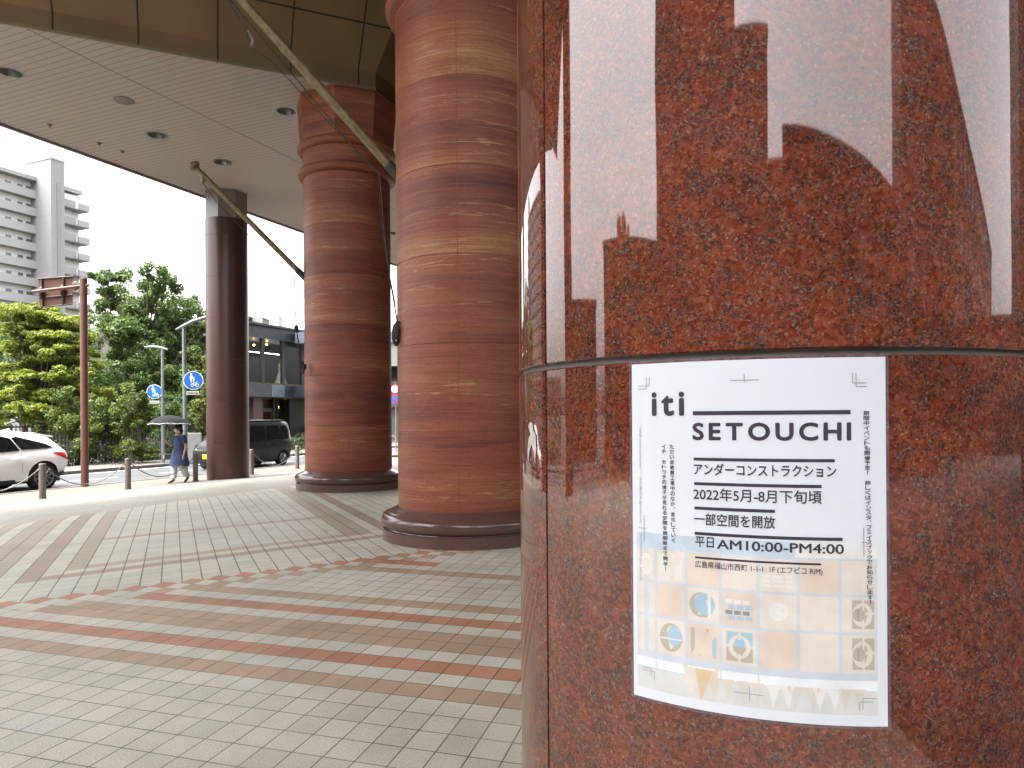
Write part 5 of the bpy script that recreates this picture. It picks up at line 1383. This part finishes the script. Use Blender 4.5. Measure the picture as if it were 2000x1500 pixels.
shopbox(sL, sR, TS + 4, TS + dep, -.5, zr1 - .3).build('back_wall', M['interior'], shop)
shopbox(sL, sR, TS + .02, TS + 3.98, zs0 - .05, zs0 + .12).build('floor_slab', M['interior_warm'], shop)
shopbox(sL, sR, TS - .25, TS + dep, zr1 - .14, zr1).build('roof', M['shopmetal'], shop)
shopbox(sL, sR, TS - .05, TS + 3.9, zr0, zr1 - .15).build('fascia', M['shopmetal'], shop)
sc_ = st(sp(570, 700))[0]
shopbox(sL, sc_ - .02, TS - .12, TS + .1, zs0, zg0 - .02).build('spandrel', M['shopmetal'], shop)
shopbox(sc_ - 2.2, sc_ - .9, TS - .16, TS - .125, zs0 + .02, zg0 - .04).build('spandrel_panel', M['shopmetal_pale'], shop)
shopbox(sc_, sR, TS - 1.6, TS + 1, zs0, zg0 - .02).build('spandrel', M['shopmetal'], shop)
shopbox(sc_, sR, TS - 1.6, TS - .28, zr0 - .1, zr1 - .3).build('fascia_box', M['shopmetal_pale'], shop)
shopbox(sL, sR, TS + .08, TS + .1, zg0, zr0 - .005).build('window', M['shopglass'], shop)
for px in (484, 514.5, 554, 592):
    s_ = st(sp(px, 700))[0]; shopbox(s_ - .13, s_ + .13, TS - .02, TS + .16, zg0 - .02, zr0 - .005).build('mullion', M['shopblack'], shop)
shopbox(sL, sR, TS + .0, TS + .16, zg0 - .02, zg0 + .08).build('sill', M['interior_warm'], shop)
# lower storey
shopbox(sL, sc_, TS + 1.2, TS + 1.25, -.4, zs0 - .06).build('lower_glazing', M['shopglass'], shop)
for px in (506,):
    s_ = st(sp(px, 800))[0]; shopbox(s_ - .3, s_ + .55, TS + .2, TS + 1.1, -.4, zs0 - .01).build('pier', M['purple_brown'], shop)
for px in (490, 532, 556, 562, 572): s_ = st(sp(px, 800))[0]; shopbox(s_ - .1, s_ + .1, TS + .9, TS + 1.19, -.4, zs0 - .06).build('door_frame', M['shopblack'], shop)
z8 = sp(540, 800).z; shopbox(sL, sc_, TS + .95, TS + 1.15, z8 - .15, z8 + .1).build('transom', M['shopblack'], shop)
shopbox(sL, sR, TS + 3.8, TS + 3.95, -.4, zs0 - .1).build('inner_wall', M['interior_warm'], shop)
for px, py in ((543, 795), (548, 795.5)):
    p = sq(px, py, 2); MB().ellipsoid(p, (.1, .1, .1), 10, 8).build('pendant_lamp', M['lamp'], shop, smooth=True)
p = sq(488, 813, 2); MB().ellipsoid(p, (.07, .07, .07), 10, 8).build('pendant_lamp', M['lamp'], shop, smooth=True)
for px, py in ((492, 687), (531, 691)): p = sq(px, py, 2.5); MB().box(p, (1.6, .08, .04), ROT).build('tube_lamp', M['lampcool'], shop)
for px, py in ((497, 674), (522, 672.5)): p = sq(px, py, 1.5); MB().ellipsoid(p, (.07, .07, .07), 8, 6).build('spot_lamp', M['lamp'], shop, smooth=True)
shopbox(sc_ + .12, sR, TS + .3, TS + .5, -.4, zs0 - .06).build('lower_wall', M['shopblack'], shop)
# gown on a stand
gb = sq(549, 749, 1.2); gb.z = zs0 + .13
gt = thing('gown', 'pale satin wedding gown behind the upper shop window', 'dress', gb)
gh = sp(548, 704).z - gb.z + .2
MB().lathe([(.62, 0), (.58, gh * .1), (.42, gh * .35), (.25, gh * .58), (.14, gh * .68), (.17, gh * .8), (.16, gh * .86), (.06, gh * .9), (.06, gh * .95), (0, gh * .97)], 28, gb, cap=False).build('skirt', M['gown'], gt, smooth=True)
MB().tube(gb + Vector((0, 0, gh * .9)), gb + Vector((0, 0, gh)), .05, n=10).build('stand_neck', M['gown'], gt)
# stairs beside the shop
stair = thing('outdoor_staircase', 'concrete outdoor staircase with a pale sloping side wall beside the shop', 'stairs', W(45, TS - 2, 0))
pa, pb_ = sp(572.5, 848), sp(640, 760); pc_, pd_ = sp(640, 800), sp(572.5, 862)
b = MB(); off = NX * .25
fr = [pa, pb_, pc_, pd_]; fr = [p - NX * 2.0 for p in fr]
b.add(fr + [p + off for p in fr], [(0, 1, 2, 3), (4, 7, 6, 5), (0, 4, 5, 1), (1, 5, 6, 2), (2, 6, 7, 3), (3, 7, 4, 0)]); b.build('side_wall', M['palewall'], stair)
MB().path([fr[0] + Vector((0, 0, .12)), fr[1] + Vector((0, 0, .12))], .05, 8).build('handrail', M['galv'], stair)
ss0 = st(fr[3])[0]; 
for k in range(10): shopbox(ss0 + .5 + .3 * k, ss0 + 4.5, TS - 1.7, TS - .3, -.45 + .17 * k, -.45 + .17 * (k + 1) - .003).build('step', M['kerb'], stair)
# plants at the shop front
t = tree('potted_plant', 'small leafy plant rising behind the dark boxy car', 'plant', W(st(sp(540, 800))[0] - 1, 30.5, -.45), 2.6, 1.1, [(0, 0, .55, .5, .8), (.4, 0, .75, .4, .8), (-.4, .2, .85, .4, .8), (.1, .3, .95, .3, .8)], M['leaf_mid'], .07, 900, .8, .03, seed=41)
# rooftop units and far roofs
p = at(512, 625, 52)
for px0, px1, py, lb, mm in ((486, 513, 619, 'dark rooftop box on the shop roof beside the slim column', 'shopblack'), (514, 527, 621, 'pale rooftop box on the shop roof', 'palewall')):
    a, c = at(px0, py, 50), at(px1, py, 51.5); zb_ = zr1 - .02
    un = thing('rooftop_unit', lb, 'rooftop unit', (a.x, a.y, zb_)); 
    MB().prism([a.to_2d(), c.to_2d(), (c + NX * 1.5).to_2d(), (a + NX * 1.5).to_2d()], zb_, a.z).build('housing', M[mm], un)
    MB().prism([(a - NX * .05).to_2d(), (c - NX * .05).to_2d(), (c + NX * 1.55).to_2d(), (a + NX * 1.55).to_2d()], a.z, a.z + .05).build('lid', M['palewall'], un)
hr = thing('gabled_hall', 'large building with a pale ribbed sloping roof beyond the shop', 'building', at(600, 800, 85))
q = [at(548, 655, 85), at(660, 655, 85), at(660, 565, 92), at(592, 582, 92)]
b = MB(); b.add(q + [x + Vector((0, 3, -.6)) for x in q], [(0, 1, 2, 3), (4, 7, 6, 5), (0, 4, 5, 1), (1, 5, 6, 2), (2, 6, 7, 3), (3, 7, 4, 0)]); b.build('roof', M['paleroof'], hr)
MB().prism([at(549, 800, 86).to_2d(), at(660, 800, 86).to_2d(), at(660, 800, 98).to_2d(), at(549, 800, 98).to_2d()], -1, q[0].z - .6).build('wall', M['palewall'], hr)
MB().prism([at(545, 700, 84).to_2d(), at(554, 700, 84).to_2d(), at(554, 700, 87).to_2d(), at(545, 700, 87).to_2d()], -1, at(549, 617, 84).z).build('chimney', M['palewall'], hr)
# seen between the two travertine columns
gbd = thing('grey_house', 'grey gabled building glimpsed between the two travertine columns', 'building', at(770, 812, 62))
q = [at(735, 648, 62), at(765, 645, 62), at(800, 668, 62)]
MB().prism([at(700, 812, 62).to_2d(), at(835, 812, 62).to_2d(), at(835, 812, 74).to_2d(), at(700, 812, 74).to_2d()], -1, at(770, 668, 62).z).build('wall', M['palewall'], gbd)
b = MB(); gq = [at(700, 668, 61.8), at(835, 668, 61.8), at(758, 645, 61.8)]; b.add(gq + [x + Vector((0, 13, 0)) for x in gq], [(0, 1, 2), (3, 5, 4), (0, 3, 4, 1), (1, 4, 5, 2), (2, 5, 3, 0)]); b.build('roof', M['galv'], gbd)
MB().box(at(768, 725, 61.7), (5, .2, 1.2)).build('window', M['window_dark'], gbd)
MB().box(at(768, 770, 61.7), (6, .2, 2.2)).build('shutter', M['galv'], gbd)
MB().box(at(768, 714, 61.0), (6, 1.4, .15)).build('awning', M['galv_pale'], gbd)
ZSg = 46
gs = thing('traffic_sign', 'round speed limit 30 sign above a no parking sign between the travertine columns', 'sign', at(772, 860, ZSg))
pb0 = at(773, 870, ZSg + .1); pb1 = at(773, 745, ZSg + .1)
MB().tube((pb0.x, pb0.y, -.45), pb1, .04, n=10).build('pole', M['galv'], gs)
c = at(771.5, 760, ZSg); nf = Vector((.17, -1, 0)).normalized()
MB().disc(c, nf, .31, 32, .01).build('speed_disc', M['signred'], gs); MB().disc(c + nf * .006, nf, .235, 32).build('speed_face', M['signwhite'], gs)
vs, fs = glyph_mesh('30', .0); x0, x1 = min(v.x for v in vs), max(v.x for v in vs); y0, y1 = min(v.y for v in vs), max(v.y for v in vs)
b = MB(); u = Vector((1, .17, 0)).normalized(); b.add([c + nf * .012 + u * ((v.x - x0) / (x1 - x0) - .5) * .3 + Vector((0, 0, ((v.y - y0) / (y1 - y0) - .5) * .22)) for v in vs], fs); b.build('numerals', M['blue'], gs)
c = at(771.5, 779.5, ZSg); MB().disc(c, nf, .31, 32, .01).build('parking_disc', M['signred'], gs); MB().disc(c + nf * .006, nf, .24, 32).build('parking_face', M['blue'], gs)
b = MB(); b.add([c + nf * .012 + u * x + Vector((0, 0, z)) for x, z in ((-.2, .16), (-.16, .2), (.2, -.16), (.16, -.2))], [(0, 1, 2, 3)]); b.build('slash', M['signred'], gs)
p0 = at(762, 890, 36); p0.z = -.38; p1 = at(773, 890, 36); p1.z = -.38
pts = [p0] + [p0.lerp(p1, .5) + Vector((-math.cos(a) * (p1 - p0).length / 2, 0, .75 + math.sin(a) * .14)) for a in [math.pi * q / 8 for q in range(9)]] + [p1]
tag(MB().path(pts, .03, 10).build('pipe_barrier', M['galv_pale'], smooth=True), 'pale hooped pipe barrier between the two travertine columns', 'barrier')
c = at(768, 889, 32); b = MB(); b.ellipsoid(c, (.5, .35, .12), 14, 8); tag(b.build('kerb_block', M['kerb'], smooth=True), 'rounded stone block on the ground between the travertine columns', 'stone')

# ------------------------------------------------------------------ surroundings behind the camera, mirrored in the granite
def azp(az, d): return Vector((math.sin(R(az)) * d, math.cos(R(az)) * d, 0))
def block(label, az0, az1, d, h, depth, m, name='street_building', rows=4, d1=None):
    t = thing(name, label, 'building', azp((az0 + az1) / 2, d)); a, c = azp(az0, d), azp(az1, d1 or d); dr_ = (c - a).normalized(); n_ = Vector((-dr_.y, dr_.x, 0))
    if n_.dot(a) < 0: n_ = -n_
    MB().prism([a.to_2d(), c.to_2d(), (c + n_ * depth).to_2d(), (a + n_ * depth).to_2d()], -.5, h).build('wall', m, t)
    L_ = (c - a).length; k = 0
    while k * 2.6 + 2.4 < L_:
        for r_ in range(rows):
            p = a + dr_ * (1.4 + 2.6 * k) - n_ * .03 + Vector((0, 0, 2.0 + 3.2 * r_))
            if p.z + .8 < h: MB().box(p, (1.5, .08, 1.4), math.atan2(dr_.y, dr_.x)).build('window', M['window_dark'], t)
        k += 1
    MB().prism([(a - n_ * .2 - dr_ * .2).to_2d(), (c - n_ * .2 + dr_ * .2).to_2d(), (c + n_ * depth).to_2d(), (a + n_ * depth).to_2d()], h, h + .3).build('roof', m, t)
    return t
block('tall dark tiled building behind the viewer, mirrored as the wide dark band in the pillar', -118.5, -153, 26, 22, 10, M['dark_tile'], rows=6)
block('dark building next to the tallest one, its top mirrored near the pillar top', -151.5, -166, 26.5, 15.7, 8, M['dark_tile'], rows=4)
block('dark building between the tall block and the lower one, mirrored in the pillar', -160, -176, 38, 14.5, 6, M['dark_tile'], rows=3)
block('lower dark building behind the viewer, mirrored as the arched dark shape in the pillar', 187, 143.3, 15, EYE + 6.05, 9, M['dark_tile'], rows=2, d1=21.9)
block('long dark street building behind the viewer, mirrored as the slanting band in the pillar', 140.5, 103, 18.7, 13.6, 2.4, M['dark_tile'], rows=4, d1=66)
block('low dark building mirrored at the right edge of the granite pillar', 122, 84, 34, 4.9, 8, M['dark_tile'], rows=1)
block('dark tower mirrored at the extreme right edge of the granite pillar', 91, 80, 40, 24, 8, M['dark_tile'], rows=5)
block('two storey dark building beside the tall one, mirrored behind the street tree', -91.5, -119, 29, 8.6, 8, M['dark_tile'], rows=2)
block('low dark shop building mirrored at the left of the pillar', -71.5, -87, 33, 6.6, 8, M['dark_tile'], rows=1)
for k, (az, d, h) in enumerate([(-98, 24, 8.3), (-103, 24.5, 9.7), (-110, 23, 8.0), (-76, 28, 6.3)]):
    p = azp(az, d); p.z = -.4
    tree('street_tree', ['street tree mirrored in the pillar, left of the tallest mirrored crown', 'tallest street tree mirrored in the granite pillar', 'street tree mirrored beside the dark building band', 'lowest street tree mirrored in the granite pillar'][k], 'tree', p, h, 4.6, [(math.cos(q * 1.7) * .55, math.sin(q * 1.7) * .55, .4 + .055 * q, .42, .9) for q in range(10)], M['leaf_dark'], .12, 9000, 2.0, .14, seed=50 + k)
